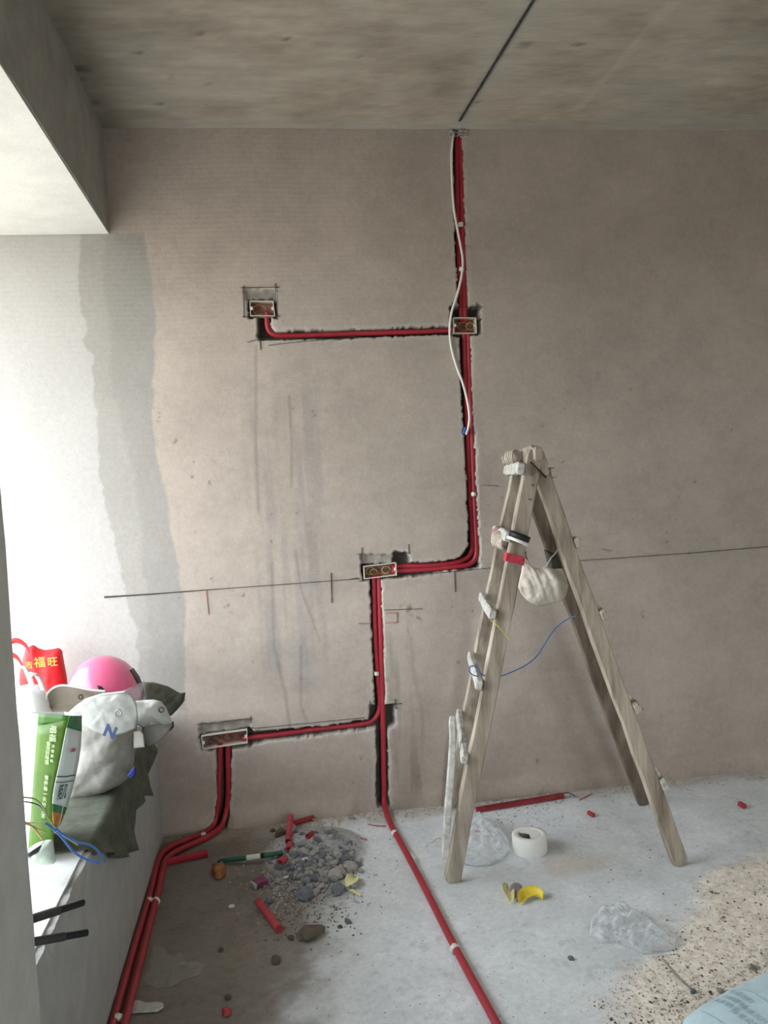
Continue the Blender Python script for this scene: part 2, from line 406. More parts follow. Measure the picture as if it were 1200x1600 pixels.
    # inside the cut: dark mortar with shade painted in, and a painted lit edge
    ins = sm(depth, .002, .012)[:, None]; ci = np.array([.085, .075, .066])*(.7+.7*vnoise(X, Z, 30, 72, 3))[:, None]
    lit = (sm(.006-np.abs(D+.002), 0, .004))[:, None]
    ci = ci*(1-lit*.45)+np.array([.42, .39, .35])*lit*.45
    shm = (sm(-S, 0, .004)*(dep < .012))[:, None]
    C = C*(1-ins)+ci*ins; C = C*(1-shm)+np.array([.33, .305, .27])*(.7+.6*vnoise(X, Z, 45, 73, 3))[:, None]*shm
    return P3, np.clip(C, .01, 1)
us = np.concatenate([[XO-.02], np.arange(-1.05, 2.25, .006), [2.3, 2.6, 3.0, 3.3]]); vs = np.arange(-.02, H+.005, .006)
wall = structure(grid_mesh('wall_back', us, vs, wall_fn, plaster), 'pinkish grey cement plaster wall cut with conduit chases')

def strip(pts, wd, y=-.0022, jit=.2, seed=0, plane='wall'):
    R = random.Random(seed); P = [W(x, y_) for x, y_ in pts] if plane == 'wall' else pts; v = []; f = []
    Q = []
    for a, b in zip(P, P[1:]):
        n = max(1, int((b-a).length/.03))
        for i in range(n): Q.append(a.lerp(b, i/n))
    Q.append(P[-1])
    for i, p in enumerate(Q):
        t = (Q[min(i+1, len(Q)-1)]-Q[max(i-1, 0)]).normalized()
        nrm = Vector((-t.z, 0, t.x)) if plane == 'wall' else Vector((-t.y, t.x, 0))
        ww = (wd[0]+(wd[1]-wd[0])*i/(len(Q)-1) if isinstance(wd, tuple) else wd)*(1+R.uniform(-jit, jit))/2
        for s in (1, -1):
            q = p+nrm*ww*s
            if plane == 'wall': v += [Vector((q.x, y, q.z)), Vector((q.x, .002, q.z))]
            else: v += [Vector((q.x, q.y, q.z)), Vector((q.x, q.y, q.z+.004))]
    for i in range(len(Q)-1):
        a = i*4; f += [(a, a+4, a+6, a+2), (a, a+1, a+5, a+4), (a+2, a+6, a+7, a+3)]
    return v, f
v, f = join([strip([(163,933),(240,928),(330,921)], (.006, .0028), -.0035), strip([(330,921),(440,913),(562,904)], (.0020, .0012), -.0035), strip([(905,876),(980,871),(1080,864),(1200,854),(1310,846)], (.0014, .0026), -.0035), strip([(640,899),(780,886)], .001, -.0035)])
mesh('level_line', v, f, ink_m, wall)['label'] = 'thin black ink level line'
marks = []
for q in ([(380,446),(381,497)], [(376,450),(437,449)], [(430,443),(432,500)], [(378,495),(438,494)], [(386,535),(403,530)], [(403,530),(560,529)], [(406,532),(407,547)],
          [(640,478),(642,478)], [(702,480),(755,480)], [(706,472),(706,484)], [(744,472),(745,484)], [(744,524),(752,521)],
          [(556,866),(568,866)], [(565,855),(565,878)], [(638,850),(639,866)], [(560,908),(575,906)], [(753,888),(758,889)],
          [(307,1132),(395,1122)], [(391,1118),(392,1130)], [(396,1138),(570,1121)], [(578,1095),(578,1108)], [(612,1101),(628,1099)], [(617,1092),(618,1108)], [(517,895),(518,942)], [(545,905),(560,903)], [(710,893),(711,925)],
          [(420,540),(440,537),(555,526)], [(600,953),(660,951)], [(753,758),(778,759)], [(940,858),(956,861)]):
    marks.append(strip(q, .0012, -.0035, .4, len(marks)))
v, f = join(marks); mesh('pencil_marks', v, f, ink_m, wall)['kind'] = 'stuff'
v, f = join([strip(q, .0028, -.0035, .4, i) for i, q in enumerate([[(322,922),(326,960)], [(602,958),(620,957),(620,972),(602,973)], [(560,974),(578,974)]])])
mesh('red_crayon_marks', v, f, redink_m, wall)['kind'] = 'stuff'

# ------------------------------------------------------------------ floor
def mound(X, Y):
    a, b = (X-.09)/.20, (Y+.29)/.215
    d = np.sqrt(a*a+b*b); h = .055*np.clip(1-d, 0, 1)**.8*(.7+.6*vnoise(X, Y, 14, 81, 3))
    return h
sandP = [(G(x, y).x, G(x, y).y) for x, y in ((1290,1290),(1160,1350),(1105,1375),(1090,1420),(1050,1440),(1000,1490),(960,1540),(940,1640),(1300,1800),(1700,1500))]
def sand_mask(X, Y): return sm(-poly_sdf(X, Y, sandP)+(vnoise(X, Y, 6, 83, 4)-.5)*.26, -.05, .10)
def floor_h(X, Y):
    X = np.atleast_1d(np.asarray(X, float)); Y = np.atleast_1d(np.asarray(Y, float))
    s = sand_mask(X, Y)
    return (vnoise(X, Y, 3, 84, 4)-.5)*.006+mound(X, Y)+s*(.004+.010*vnoise(X, Y, 9, 85, 4))
def fh(x, y): return float(floor_h(x, y)[0])
def floor_fn(X, Y):
    s = sand_mask(X, Y); h = floor_h(X, Y); Z = h+s*(vnoise(X, Y, 90, 86, 2)-.5)*.006
    big = vnoise(X, Y, 2.0, 87, 4); mid = vnoise(X, Y, 11, 88, 4); fine = vnoise(X, Y, 60, 89, 3)
    C = np.array([.68, .71, .725])*(1+(big-.5)*.34+(mid-.5)*.26+(fine-.5)*.16)[:, None]
    # brown dust plus painted-in parapet shade in the left corner; dust along the wall
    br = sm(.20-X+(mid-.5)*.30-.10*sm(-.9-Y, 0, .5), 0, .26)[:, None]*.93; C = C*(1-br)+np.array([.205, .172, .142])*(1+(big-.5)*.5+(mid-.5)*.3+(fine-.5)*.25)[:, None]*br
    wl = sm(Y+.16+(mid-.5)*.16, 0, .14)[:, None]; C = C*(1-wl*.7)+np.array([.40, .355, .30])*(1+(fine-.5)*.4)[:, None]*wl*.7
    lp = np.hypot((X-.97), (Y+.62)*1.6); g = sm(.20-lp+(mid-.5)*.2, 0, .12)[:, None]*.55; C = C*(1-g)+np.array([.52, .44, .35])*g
    m_ = sm(mound(X, Y), .001, .012)[:, None]; C = C*(1-m_)+np.array([.38, .385, .385])*(.6+.8*fine)[:, None]*m_
    s_ = s[:, None]; cs = np.array([.88, .79, .68])*(1+(mid-.5)*.3+(fine-.5)*.35)[:, None]; C = C*(1-s_*.9)+cs*s_*.9
    sc = sm(vnoise(X, Y, 38, 90, 2), .70, .78)*sm(vnoise(X, Y, 4, 91, 2), .4, .6); C *= (1-.14*sc)[:, None]
    return np.stack([X, Y, Z], 1), np.clip(C, .02, 1)
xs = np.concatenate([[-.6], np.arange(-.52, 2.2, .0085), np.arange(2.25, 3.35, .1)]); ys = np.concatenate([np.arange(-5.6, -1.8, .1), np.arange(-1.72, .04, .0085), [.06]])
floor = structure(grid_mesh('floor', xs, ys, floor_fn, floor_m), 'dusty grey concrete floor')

# ------------------------------------------------------------------ ceiling, beam, parapet, side walls
def ceil_fn(X, Y):
    Z = H+(vnoise(X, Y, 3, 101, 3)-.5)*.006
    big = vnoise(X, Y, 1.8, 102, 4); grain = vnoise(X*.22, Y, 22, 103, 4); mid = vnoise(X, Y, 7, 104, 4)
    sp2 = vnoise(X*.5, Y, 40, 106, 3); C = np.array([.375, .335, .275])*(1+(big-.5)*.45+(grain-.5)*.35+(mid-.5)*.3+(sp2-.5)*.35)[:, None]
    gr = sm(vnoise(X, Y, 2.6, 105, 3), .45, .62)[:, None]; C = C*(1-gr*.4)+np.array([.345, .335, .285])*(1+(grain-.5)*.4)[:, None]*gr*.55
    a = W(718, 190); d0 = np.abs(X-.83-(Y+.073)*(-.036)); gl = sm(.10-d0, 0, .09)[:, None]*.35; C = C*(1-gl)+np.array([.43, .42, .37])*gl
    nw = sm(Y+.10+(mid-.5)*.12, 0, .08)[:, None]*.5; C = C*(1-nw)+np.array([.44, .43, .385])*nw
    p, q = G(905, 168, H), G(1050, 5, H); t = np.clip(((X-p.x)*(q.x-p.x)+(Y-p.y)*(q.y-p.y))/((q.x-p.x)**2+(q.y-p.y)**2), 0, 1)
    d = np.hypot(X-p.x-t*(q.x-p.x), Y-p.y-t*(q.y-p.y)); pt = sm(.022-d+(mid-.5)*.03, 0, .012)[:, None]*.65; C = C*(1-pt)+np.array([.50, .47, .40])*pt
    ab = X > q.x+(p.x-q.x)*t; 
    for (x, y, r_) in ((125,108,.03),(120,125,.02),(150,160,.02),(268,119,.018),(313,53,.014),(215,82,.012),(327,33,.01),(330,132,.012),(250,162,.016),(745,160,.012),(1000,20,.012),(675,52,.012),(820,70,.02),(905,70,.016),(445,60,.012),(560,90,.012)):
        g = G(x, y, H); s = np.hypot((X-g.x)*.6, (Y-g.y))*(1+(mid-.5)); C *= (1-.5*sm(r_-s, 0, r_*.7))[:, None]
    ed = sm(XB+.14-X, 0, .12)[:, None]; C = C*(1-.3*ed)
    return np.stack([X, Y, Z], 1), np.clip(C, .01, 1)
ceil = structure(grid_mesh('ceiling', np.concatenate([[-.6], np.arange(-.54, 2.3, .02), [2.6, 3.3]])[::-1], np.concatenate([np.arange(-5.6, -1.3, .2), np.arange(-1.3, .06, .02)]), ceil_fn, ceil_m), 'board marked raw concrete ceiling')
v, f = strip([G(718, 190, H-.0075), G(778, 92, H-.0075), G(836, -2, H-.0075), G(866, -50, H-.0075)], .008, plane='flat', jit=.15)
v = [Vector(p) for p in v]; mesh('chalk_line', v, f, ink_m, ceil)['label'] = 'black ink line on the ceiling'

def rough_box(name, lo_, hi, m, cell=.05, amp=.003, parent=None, chip=None, label=None):
    """a plastered block with slightly wavy faces and worn arrises"""
    bm = bmesh.new(); v, f = box_data(lo_, hi); vs_ = [bm.verts.new(p) for p in v]
    for q in f: bm.faces.new([vs_[i] for i in q])
    for ax in range(3):
        n = max(1, int((hi[ax]-lo_[ax])/cell)); 
        for i in range(1, n):
            co = [0, 0, 0]; co[ax] = lo_[ax]+(hi[ax]-lo_[ax])*i/n; no = [0, 0, 0]; no[ax] = 1
            bmesh.ops.bisect_plane(bm, geom=bm.verts[:]+bm.edges[:]+bm.faces[:], plane_co=co, plane_no=no)
    for x in bm.verts:
        k_ = 1
        p = x.co.copy(); x.co += Vector((mnoise.fractal(p*6, 1, 2, 3), mnoise.fractal(p*6+Vector((9, 0, 0)), 1, 2, 3), mnoise.fractal(p*6+Vector((0, 9, 0)), 1, 2, 3)))*amp
        if chip: chip(p, x)
    bm.normal_update(); me = bpy.data.meshes.new(name); bm.to_mesh(me); bm.free()
    return structure(link(name, me, m, parent), label)
beam = rough_box('trim_1', (XO, -5.5, ZB), (XB, .03, H+.02), beam_m, .08, .0025, label='concrete lintel beam over the bay window')
# the beam's underside, window light painted in as a paler colour
box('lit_soffit', (XO, -5.5, ZB-.006), (XB-.004, -.001, ZB-.001), soffit_m, beam)
def chip(p, x):
    if p.z > ZS-.03 and p.x > XP-.04:
        n = mnoise.fractal(Vector((p.y*13, 0, 3)), 1, 2, 4)
        x.co.z -= max(0, .002+n*.010); x.co.x -= max(0, .003+n*.012)
wl = rough_box('wall_left', (XO, YJ, -.05), (XP, .05, ZS), side_m, .022, .0016, chip=chip, label='grey plastered parapet under the bay window')
sillm = mat('sill_skim', (.66, .67, .66), .9, .10, 12, .0012, 80)
st = rough_box('sill_skim_coat', (XO, YJ, ZS-.004), (XP-.018, -.005, ZS+.004), sillm, .04, .0012, wl)
del st['kind']
jam = rough_box('wall_left_near', (XO, -5.5, -.05), (XP, YJ, ZB+.02), jamb_m, .06, .003, label='grey plastered wall beside the bay opening')
rb = mat('room_plaster', (.62, .60, .56), .92, .1, 12)
for nm, a, b in (('wall_right', (2.7, -5.6, 0), (2.85, .06, H)), ):
    structure(box(nm, a, b, rb))
V_, F_ = join([box_data((-1.2, -4.8, 0), (.8, -4.6, H)), box_data((1.4, -4.8, 0), (2.85, -4.6, H)), box_data((.8, -4.8, 2.1), (1.4, -4.6, H))])  # unseen wall, with a gap added to let in fill light
structure(mesh('wall_front', V_, F_, rb))
# unseen overhang, added outside the bay to darken the floor near the parapet
structure(box('added_overhang', (XO-.45, -5.5, ZB-.02), (XO, .4, ZB+.14), rb))

# ------------------------------------------------------------------ switch boxes in the wall
def junction(px4, label, rings, lugs='lr', half=False):
    P = [W(*p, -.004) for p in px4]; c = sum(P, Vector())/4; t = thing('junction_box', c, label, 'junction box')
    def inset(k_, y):
        th = 0 if k_ == 1 else .0028
        return [Vector((p.x+th*(1 if p.x < c.x else -1), y, p.z+th*(1 if p.z < c.z else -1))) for p in P]
    k2 = .5
    o0, i0 = inset(1, -.006), inset(k2, -.006); o1, i1 = inset(1, .036), inset(k2, .034)
    v = o0+i0+o1+i1; f = []
    for a in range(4):
        b = (a+1) % 4; f += [(a, b, 4+b, 4+a), (4+a, 4+b, 12+b, 12+a), (a, 8+a, 8+b, b)]
    mesh('rim', v, f, ivory_m, t)
    bk = mat_box_back; q = inset(k2, .034); q2 = inset(k2, .037); mesh('back', q+q2, [(0,1,2,3), (7,6,5,4), (0,4,5,1), (1,5,6,2), (2,6,7,3), (3,7,4,0)], bk, t)
    for s in lugs:
        e_ = (P[0]+P[3])/2 if s == 'l' else (P[1]+P[2])/2; d = 1 if s == 'l' else -1
        v1, f1 = box_data((min(e_.x+d*.002, e_.x+d*.011), -.007, e_.z-.006), (max(e_.x+d*.002, e_.x+d*.011), .0, e_.z+.006))
        lg = mesh('screw_lug', v1, f1, white_m, t)
        vv, ff = lathe([(.0005, -.0003), (.0024, -.0003), (.0024, 0)], 10, (e_.x+d*.0065, -.0068, e_.z), Matrix.Rotation(math.radians(90), 3, 'X'))
        mesh('screw_hole', vv, ff, black_m, lg)
    for (fx, fz, r_, mm) in rings:
        cx = c+Vector(((P[1].x-P[0].x)*fx, 0, 0)); pts = [Vector((cx.x+r_*math.cos(a), .020+.004*math.sin(a*2), c.z+fz+r_*.8*math.sin(a))) for a in [i*math.pi/10 for i in range(18)]]
        tube('coiled_lead', pts, .0016, mm, t, 6, sm=0)
    return t
mat_box_back = mat('box_back', (.20, .085, .07), .6, .5, 40, col2=(.34, .20, .15))
junction([(390,470),(427,470),(430,494),(391,494)], 'single ivory switch box at the upper left, at the end of the short branch', [(-.12, 0, .024, ora_m)])
junction([(708,496),(744,496),(745,521),(709,521)], 'ivory switch box on the upright chase, beside the white cable', [(-.15, 0, .019, red_m), (-.02, 0, .023, ora_m), (.28, 0, .017, yel_m)])
junction([(568,885),(619,879),(620,899),(569,905)], 'ivory double box in the middle of the wall holding coiled yellow leads', [(-.28, 0, .018, yel_m), (.20, 0, .018, yel_m), (-.18, -.006, .015, yel_m)], 'r')
junction([(314,1150),(386,1140),(387,1161),(317,1171)], 'long ivory double box low on the wall near the parapet', [(-.2, 0, .016, black_m), (.25, 0, .016, red_m), (.05, 0, .018, red_m)])

# ------------------------------------------------------------------ conduits
def conduit(wpts, fpts, label, r=.0105, y=.018, end_in=None, group=None, name='conduit'):
    pts = [W(x, y_, y) for x, y_ in wpts]
    if fpts: pts += [(lambda p: Vector((p.x, p.y, r+.002+max(0, fh(p.x, p.y)) if p.y > -3 else r)))(G(x, y_, .012)) for x, y_ in fpts]
    v, f = tube_data(chaikin(pts, 2), r, 12)
    return tag(mesh(name, v, f, red_m, None, True), label, 'conduit', group)
conduit([(714,204),(714,300),(715,345),(718,440),(721,502)], None, 'left of the two red conduits dropping from the ceiling to the upper box', y=.024)
conduit([(720,204),(721,300),(723,345),(725,440),(727,502)], None, 'right of the two red conduits dropping from the ceiling to the upper box', y=0.021)
conduit([(417,488),(417,505),(419,516),(426,523),(436,525),(460,525),(560,521),(640,519),(712,516)], None, 'red conduit running level between the two upper switch boxes', y=0.019)
conduit([(725,518),(727,600),(731,700),(735,800),(738,845),(737,862),(729,873),(712,879),(690,882),(655,884),(612,885)], None, 'inner red conduit of the bent pair between upper and middle boxes', y=0.025)
conduit([(732,518),(734,600),(738,700),(742,800),(745,855),(744,871),(735,882),(718,885),(690,888),(650,891),(612,892)], None, 'outer red conduit of the bent pair between upper and middle boxes', y=0.020)
conduit([(584,898),(586,1000),(592,1080),(594,1098),(592,1114),(584,1125),(572,1130),(550,1133),(500,1138),(450,1145),(378,1154)], None, 'red conduit from middle box bending left to the low double box', y=0.021)
conduit([(592,898),(595,1000),(598,1100),(599,1180),(600,1235),(600,1250)], [(603,1270),(610,1288),(618,1303),(660,1380),(710,1480),(778,1604),(830,1700)], 'long red conduit dropping from middle box and crossing the open floor', r=.0112, y=.020)
conduit([(344,1162),(343,1200),(342,1245),(339,1270)], [(334,1292),(322,1303),(297,1311),(268,1322),(252,1334),(245,1350),(237,1390),(225,1430),(204,1500),(178,1594),(150,1700)], 'red conduit nearer the parapet, from the low double box along its foot', r=.0112)
conduit([(356,1162),(357,1200),(357,1245),(354,1268)], [(347,1292),(328,1307),(299,1320),(272,1332),(259,1344),(254,1360),(248,1392),(238,1428),(220,1500),(196,1594),(172,1700)], 'red conduit farther from the parapet, from the low double box along its foot', r=.0112)

def scrap(name, pts, r, label, m=redd_m, cat='conduit offcut', group=None, hollow=True, z=None, sides=12):
    P = [G(x, y, r) for x, y in pts]; P = [Vector((p.x, p.y, (z if z is not None else fh(p.x, p.y))+r)) for p in P]
    return tag(tube(name, P, r, m, None, sides, sm=0, hollow=hollow), label, cat, group)
scrap('conduit_offcut', [(262,1346),(324,1333)], .0125, 'red conduit offcut lying against the bend of the parapet pipes', red_m)
scrap('conduit_offcut', [(744,1266),(880,1243)], .0115, 'long dusty red conduit offcut at the wall foot behind the ladder')
scrap('conduit_offcut', [(404,1408),(436,1452)], .0125, 'red conduit offcut lying alone below the rubble heap, sloping right')
scrap('conduit_offcut', [(455,1287),(451,1327)], .0115, 'short red conduit offcut standing out left of the rubble heap top', z=.030)
scrap('conduit_offcut', [(460,1286),(490,1278)], .010, 'short red conduit offcut against the wall above the rubble heap')
scrap('conduit_offcut', [(454,1333),(452,1342)], .012, 'stubby red conduit piece just below the short offcut', z=.034)
scrap('conduit_offcut', [(446,1350),(438,1358)], .0125, 'stubby red conduit piece beside the green stick end', z=.022)
scrap('conduit_offcut', [(482,1335),(490,1329)], .0105, 'pinkish red conduit piece on top of the rubble', z=.066)
scrap('conduit_offcut', [(920,1270),(927,1274)], .009, 'tiny red conduit ring on the floor between the ladder legs')
scrap('conduit_offcut', [(1156,1256),(1163,1260)], .0105, 'tiny red conduit ring on the floor right of the ladder')
for pts, lb in (([(575,1288),(590,1291),(603,1291)], 'thin dark red plastic shaving left of the floor conduit'), ([(563,1313),(574,1313)], 'short dark red shaving on the bare floor right of the rubble'), ([(905,1250),(925,1240)], 'thin brown shaving at the wall foot by the rear ladder leg')):
    P = [G(x, y, .003) for x, y in pts]; P = [Vector((p.x, p.y, fh(p.x, p.y)+.003)) for p in P]
    tag(tube('plastic_shaving', P, .0018, redd_m, None, 5), lb, 'shaving')

def tie(px, py, dirpx, label, on='floor', r=.016, y=.012, m=white_m):
    """strip of white tape or clamp round a conduit"""
    if on == 'floor': c = G(px, py, .013); a = G(px+dirpx[0], py+dirpx[1], .013)
    else: c = W(px, py, y); a = W(px+dirpx[0], py+dirpx[1], y)
    d = (a-c).normalized()
    v, f = tube_data([c-d*.008, c-d*.004, c+d*.004, c+d*.008], [r*.85, r, r, r*.85], 10)
    R = random.Random(px); v = [p+Vector((R.uniform(-1, 1), R.uniform(-1, 1), R.uniform(-1, 1)))*.0016 for p in v]
    return tag(mesh('conduit_clip', v, f, m, None, True), label, 'clip')
tie(617, 1303, (10, 19), 'white tie round the floor conduit near the back wall', r=.0150)
tie(711, 1483, (10, 19), 'white tie round the floor conduit nearest the camera', r=.0155)
tie(234, 1408, (-4, 14), 'off-white tie on the left conduit halfway along the parapet foot', r=.014)
tie(244, 1408, (-4, 14), 'off-white tie on the right conduit halfway along the parapet foot', r=.014)
tie(318, 1306, (-14, 7), 'pale tie across both parapet conduits near the wall corner', r=.0145)
tie(184, 1592, (-4, 14), 'off-white tie on the conduits at the bottom edge of the picture', r=.014)
tie(720, 351, (0, 10), 'pale clip on the ceiling drop conduits high on the wall', 'wall', r=.0115, y=.010)
tie(721, 421, (0, 10), 'pale clip on the ceiling drop conduits above the upper box', 'wall', r=.0115, y=.010)
tie(740, 772, (0, 10), 'pale clip on the outer conduit beside the ladder top', 'wall', r=.0115, y=.011)
tie(588, 1052, (0, 10), 'pale clip on the conduits under the middle box', 'wall', r=.0115, y=.012)
# white cable hanging down the wall
P = [W(x, y, -.008 if y > 240 else .004) for x, y in ((709,206),(706,225),(705,260),(708,320),(713,350),(720,385),(724,410),(720,440),(712,468),(705,488),(702,515),(704,540),(712,570),(724,600),(731,630),(734,652),(732,668),(728,679))]
t = thing('cable', P[0], 'white sheathed cable hanging loose from the ceiling over the upper box', 'cable')
tube('sheath', P, .0048, cable_m, t, 8)
tube('taped_end', [W(727, 668, -.007), W(724, 678, -.006)], .0055, blue_m, t, 8, sm=0)

# plaster crumbs where the conduits enter the ceiling
R = random.Random(3); parts = []
def small_rock(p, s, sd):
    me = rocks_small[sd % len(rocks_small)]; a = R.uniform(0, 6.28); ca, sa = math.cos(a), math.sin(a)
    return [Vector((p[0]+s*(q[0]*ca-q[1]*sa), p[1]+s*(q[0]*sa+q[1]*ca), p[2]+s*q[2])) for q in me[0]], me[1]
rocks_small = []
for i in range(6):
    bm = bmesh.new(); bmesh.ops.create_icosphere(bm, subdivisions=1, radius=1)
    vs2 = [Vector(x.co)*(1+mnoise.noise(x.co*2+Vector((i*5, 0, 0)))*.6) for x in bm.verts]; vs2 = [Vector((p.x, p.y*.8, p.z*.65)) for p in vs2]
    rocks_small.append((vs2, [tuple(x.index for x in q.verts) for q in bm.faces])); bm.free()
rocks_tiny = []
for i in range(5):
    a = [Vector((R.uniform(.6, 1.2)*x, R.uniform(.6, 1.2)*y, R.uniform(.5, .9)*z)) for x, y, z in ((1,0,0),(-1,0,0),(0,1,0),(0,-1,0),(0,0,1),(0,0,-1))]
    rocks_tiny.append((a, [(0,2,4),(2,1,4),(1,3,4),(3,0,4),(2,0,5),(1,2,5),(3,1,5),(0,3,5)]))
for i in range(40):
    p = W(R.uniform(701, 731), R.uniform(203, 214), R.uniform(-.006, .004)); parts.append(small_rock(p, R.uniform(.003, .009), i))
v, f = join(parts); o = mesh('mortar_crumbs', v, f, side_m, wall); o['kind'] = 'stuff'

# ------------------------------------------------------------------ rubble heap and crumbs
rocks = []
for i in range(18):
    me = rock_mesh(i+1, 2 if i < 10 else 1); me.materials.append(chunk_ms[i % 3]); rocks.append(me)
rockb = []
bm_ = mat('dirt_lump', (.20, .165, .13), .95, .2, 30, .003, 60)
for i in (3, 6, 9): q_ = rock_mesh(i+40, 2); q_.materials.append(bm_); rockb.append(q_)
def rock_at(px, py, s, k_, label=None, group=None, name='concrete_chunk', lift=.35, sc=None, rot=None):
    p = G(px, py, .01); p = G(px, py, fh(p.x, p.y)+s*lift)
    o = bpy.data.objects.new(name, rockb[k_ % 3] if k_ >= 100 else rocks[k_ % len(rocks)]); COL.objects.link(o)
    o.location = (p.x, p.y, fh(p.x, p.y)+s*lift); o.scale = sc or (s, s, s); o.rotation_euler = rot or (R.uniform(-.4, .4), R.uniform(-.4, .4), R.uniform(0, 6.28))
    return tag(o, label, 'rubble', group)
for (px, py, s, k_, lb) in ((526,1364,.036,1,'round pale mortar lump on the right of the rubble heap'), (545,1357,.030,4,'pale mortar lump between the round lump and the flat slab'),
        (527,1391,.030,2,'dark grey concrete lump at the lower edge of the heap, by the yellow scrap'), (475,1397,.032,5,'grey wedge of concrete at the heap foot, facing the camera'),
        (420,1407,.020,2,'dark round stone just left of the heap foot'), (520,1309,.020,5,'bluish stone at the back right corner of the heap'),
        (438,1303,.032,101,'pale brown lump between the heap and the wall, left of the offcut'), (426,1297,.014,102,'small pale lump against the wall, left of the brown one'),
        (544,1440,.014,2,'small grey stone alone on the floor below the heap, the right one'), (531,1448,.011,101,'small brown stone below the heap, left of its twin'),
        (432,1499,.018,100,'brown pebble alone on the dusty floor'), (892,1497,.011,2,'small dark stone on bare floor left of the clear plastic bag'), (550,1278,.013,0,'small white stone at the wall foot right of the heap'),
        (1083,1549,.010,2,'dark knot-like pebble in the sand at the end of the string'), (1174,1511,.012,4,'brown pebble in the sand near the sack'),(1125,1547,.011,1,'pale pebble in the sand beside the sack'), (453,1465,.014,102,'dark brown crumb touching the large flat mortar lump'),
        (345,1485,.010,100,'small dark pebble in the dusty corner above the plastic film'), (357,1558,.012,102,'brown pebble right of the paper scrap')):
    rock_at(px, py, s, k_, lb)
rock_at(482,1455, .052, 100, 'large flat brown mortar lump below the heap', sc=(.050, .040, .020), rot=(.1, .05, .5))
rock_at(552,1350, .034, 8, 'flat brownish mortar slab tilted on the right edge of the heap', sc=(.038, .028, .016), rot=(.7, .3, .4))
n = 0
while n < 300:
    px = random.gauss(494, 38); py = random.gauss(1346, 28)
    if not (408 < px < 572 and 1296 < py < 1412): continue
    dd = ((px-492)/75)**2+((py-1350)/52)**2
    if dd > 1: continue
    s = random.uniform(.007, .0185)*(1.15-.35*dd); kk = 2+n % 90; lb, gp = (('small neutral grey concrete chunk in the rubble heap', 'grey concrete chunks in the heap'), ('small pale beige mortar chunk in the rubble heap', 'pale mortar chunks in the heap'), ('small dark bluish grey chunk in the rubble heap', 'dark bluish chunks in the heap'))[kk % 3]
    rock_at(px, py, s, kk, lb, gp, lift=.45); n += 1
def crumbs(name, spec, m, label, kind_cat='debris', tiny=True):
    parts = []; 
    for (px, py, s) in spec:
        p = G(px, py, .004); src = (rocks_tiny if tiny else rocks_small); me = src[random.randrange(len(src))]
        a = random.uniform(0, 6.28); ca, sa = math.cos(a), math.sin(a); z = fh(p.x, p.y)+s*.3
        parts.append(([Vector((p.x+s*(q[0]*ca-q[1]*sa), p.y+s*(q[0]*sa+q[1]*ca), z+s*q[2])) for q in me[0]], me[1]))
    v, f = join(parts); o = mesh(name, v, f, m); tag(o, label, kind_cat, None, 'stuff'); return o
G_ = random.gauss; Uf = random.uniform
crumbs('gravel', [(G_(485, 42), G_(1360, 32), Uf(.002, .006)) for _ in range(1500)], chunk_ms[0], 'fine grey concrete gravel spread through and around the heap')
crumbs('gravel', [(G_(470, 40), G_(1425, 26), Uf(.0015, .006)) for _ in range(320)], bm_, 'loose brownish crumbs trailing below the rubble heap')
crumbs('dark_crumbs', [(Uf(745, 880), Uf(1232, 1290)+0, abs(G_(0, .0022))+.0008) for _ in range(260)]+[(G_(790, 25), G_(1245, 8), Uf(.002, .006)) for _ in range(90)], chunk_ms[2], 'dark crumbs around the long offcut behind the ladder')
sandm = mat('sand_grain', (.52, .42, .33), .95, .35, 30, col2=(.76, .66, .56))
darkg = mat('dark_grain', (.13, .10, .085), .95, .3, 30)
sg = []; dg = []
while len(sg) < 2600:
    px, py = Uf(900, 1215), Uf(1325, 1610); p = G(px, py)
    m_ = float(sand_mask(np.array([p.x]), np.array([p.y]))[0])
    if random.random() < m_: sg.append((px, py, Uf(.001, .0035)))
while len(dg) < 520:
    px, py = Uf(900, 1215), Uf(1320, 1610); p = G(px, py)
    m_ = float(sand_mask(np.array([p.x]), np.array([p.y]))[0])
    if random.random() < m_*.9+.06: dg.append((px, py, abs(G_(0, .0018))+.0012))
crumbs('sand', sg, sandm, 'pale reddish sand spread over the floor at the right', 'sand')
crumbs('grit', dg, darkg, 'dark grit scattered in the sand at the right', 'grit')
crumbs('floor_dust_crumbs', [(Uf(280, 1190), Uf(1285, 1590), Uf(.0008, .0026)) for _ in range(420)], darkg, 'tiny dark specks scattered over the whole floor')
fp = []
for _ in range(900):
    x = Uf(250, 1200); y0 = 1283-(x-430)*.1035
    fp.append((x, y0+abs(G_(0, 8)), Uf(.002, .006)))
crumbs('plaster_crumbs', fp, mat('plaster_crumb', (.40, .35, .30), .95, .2, 30), 'brown plaster crumbs in a ridge along the wall foot')
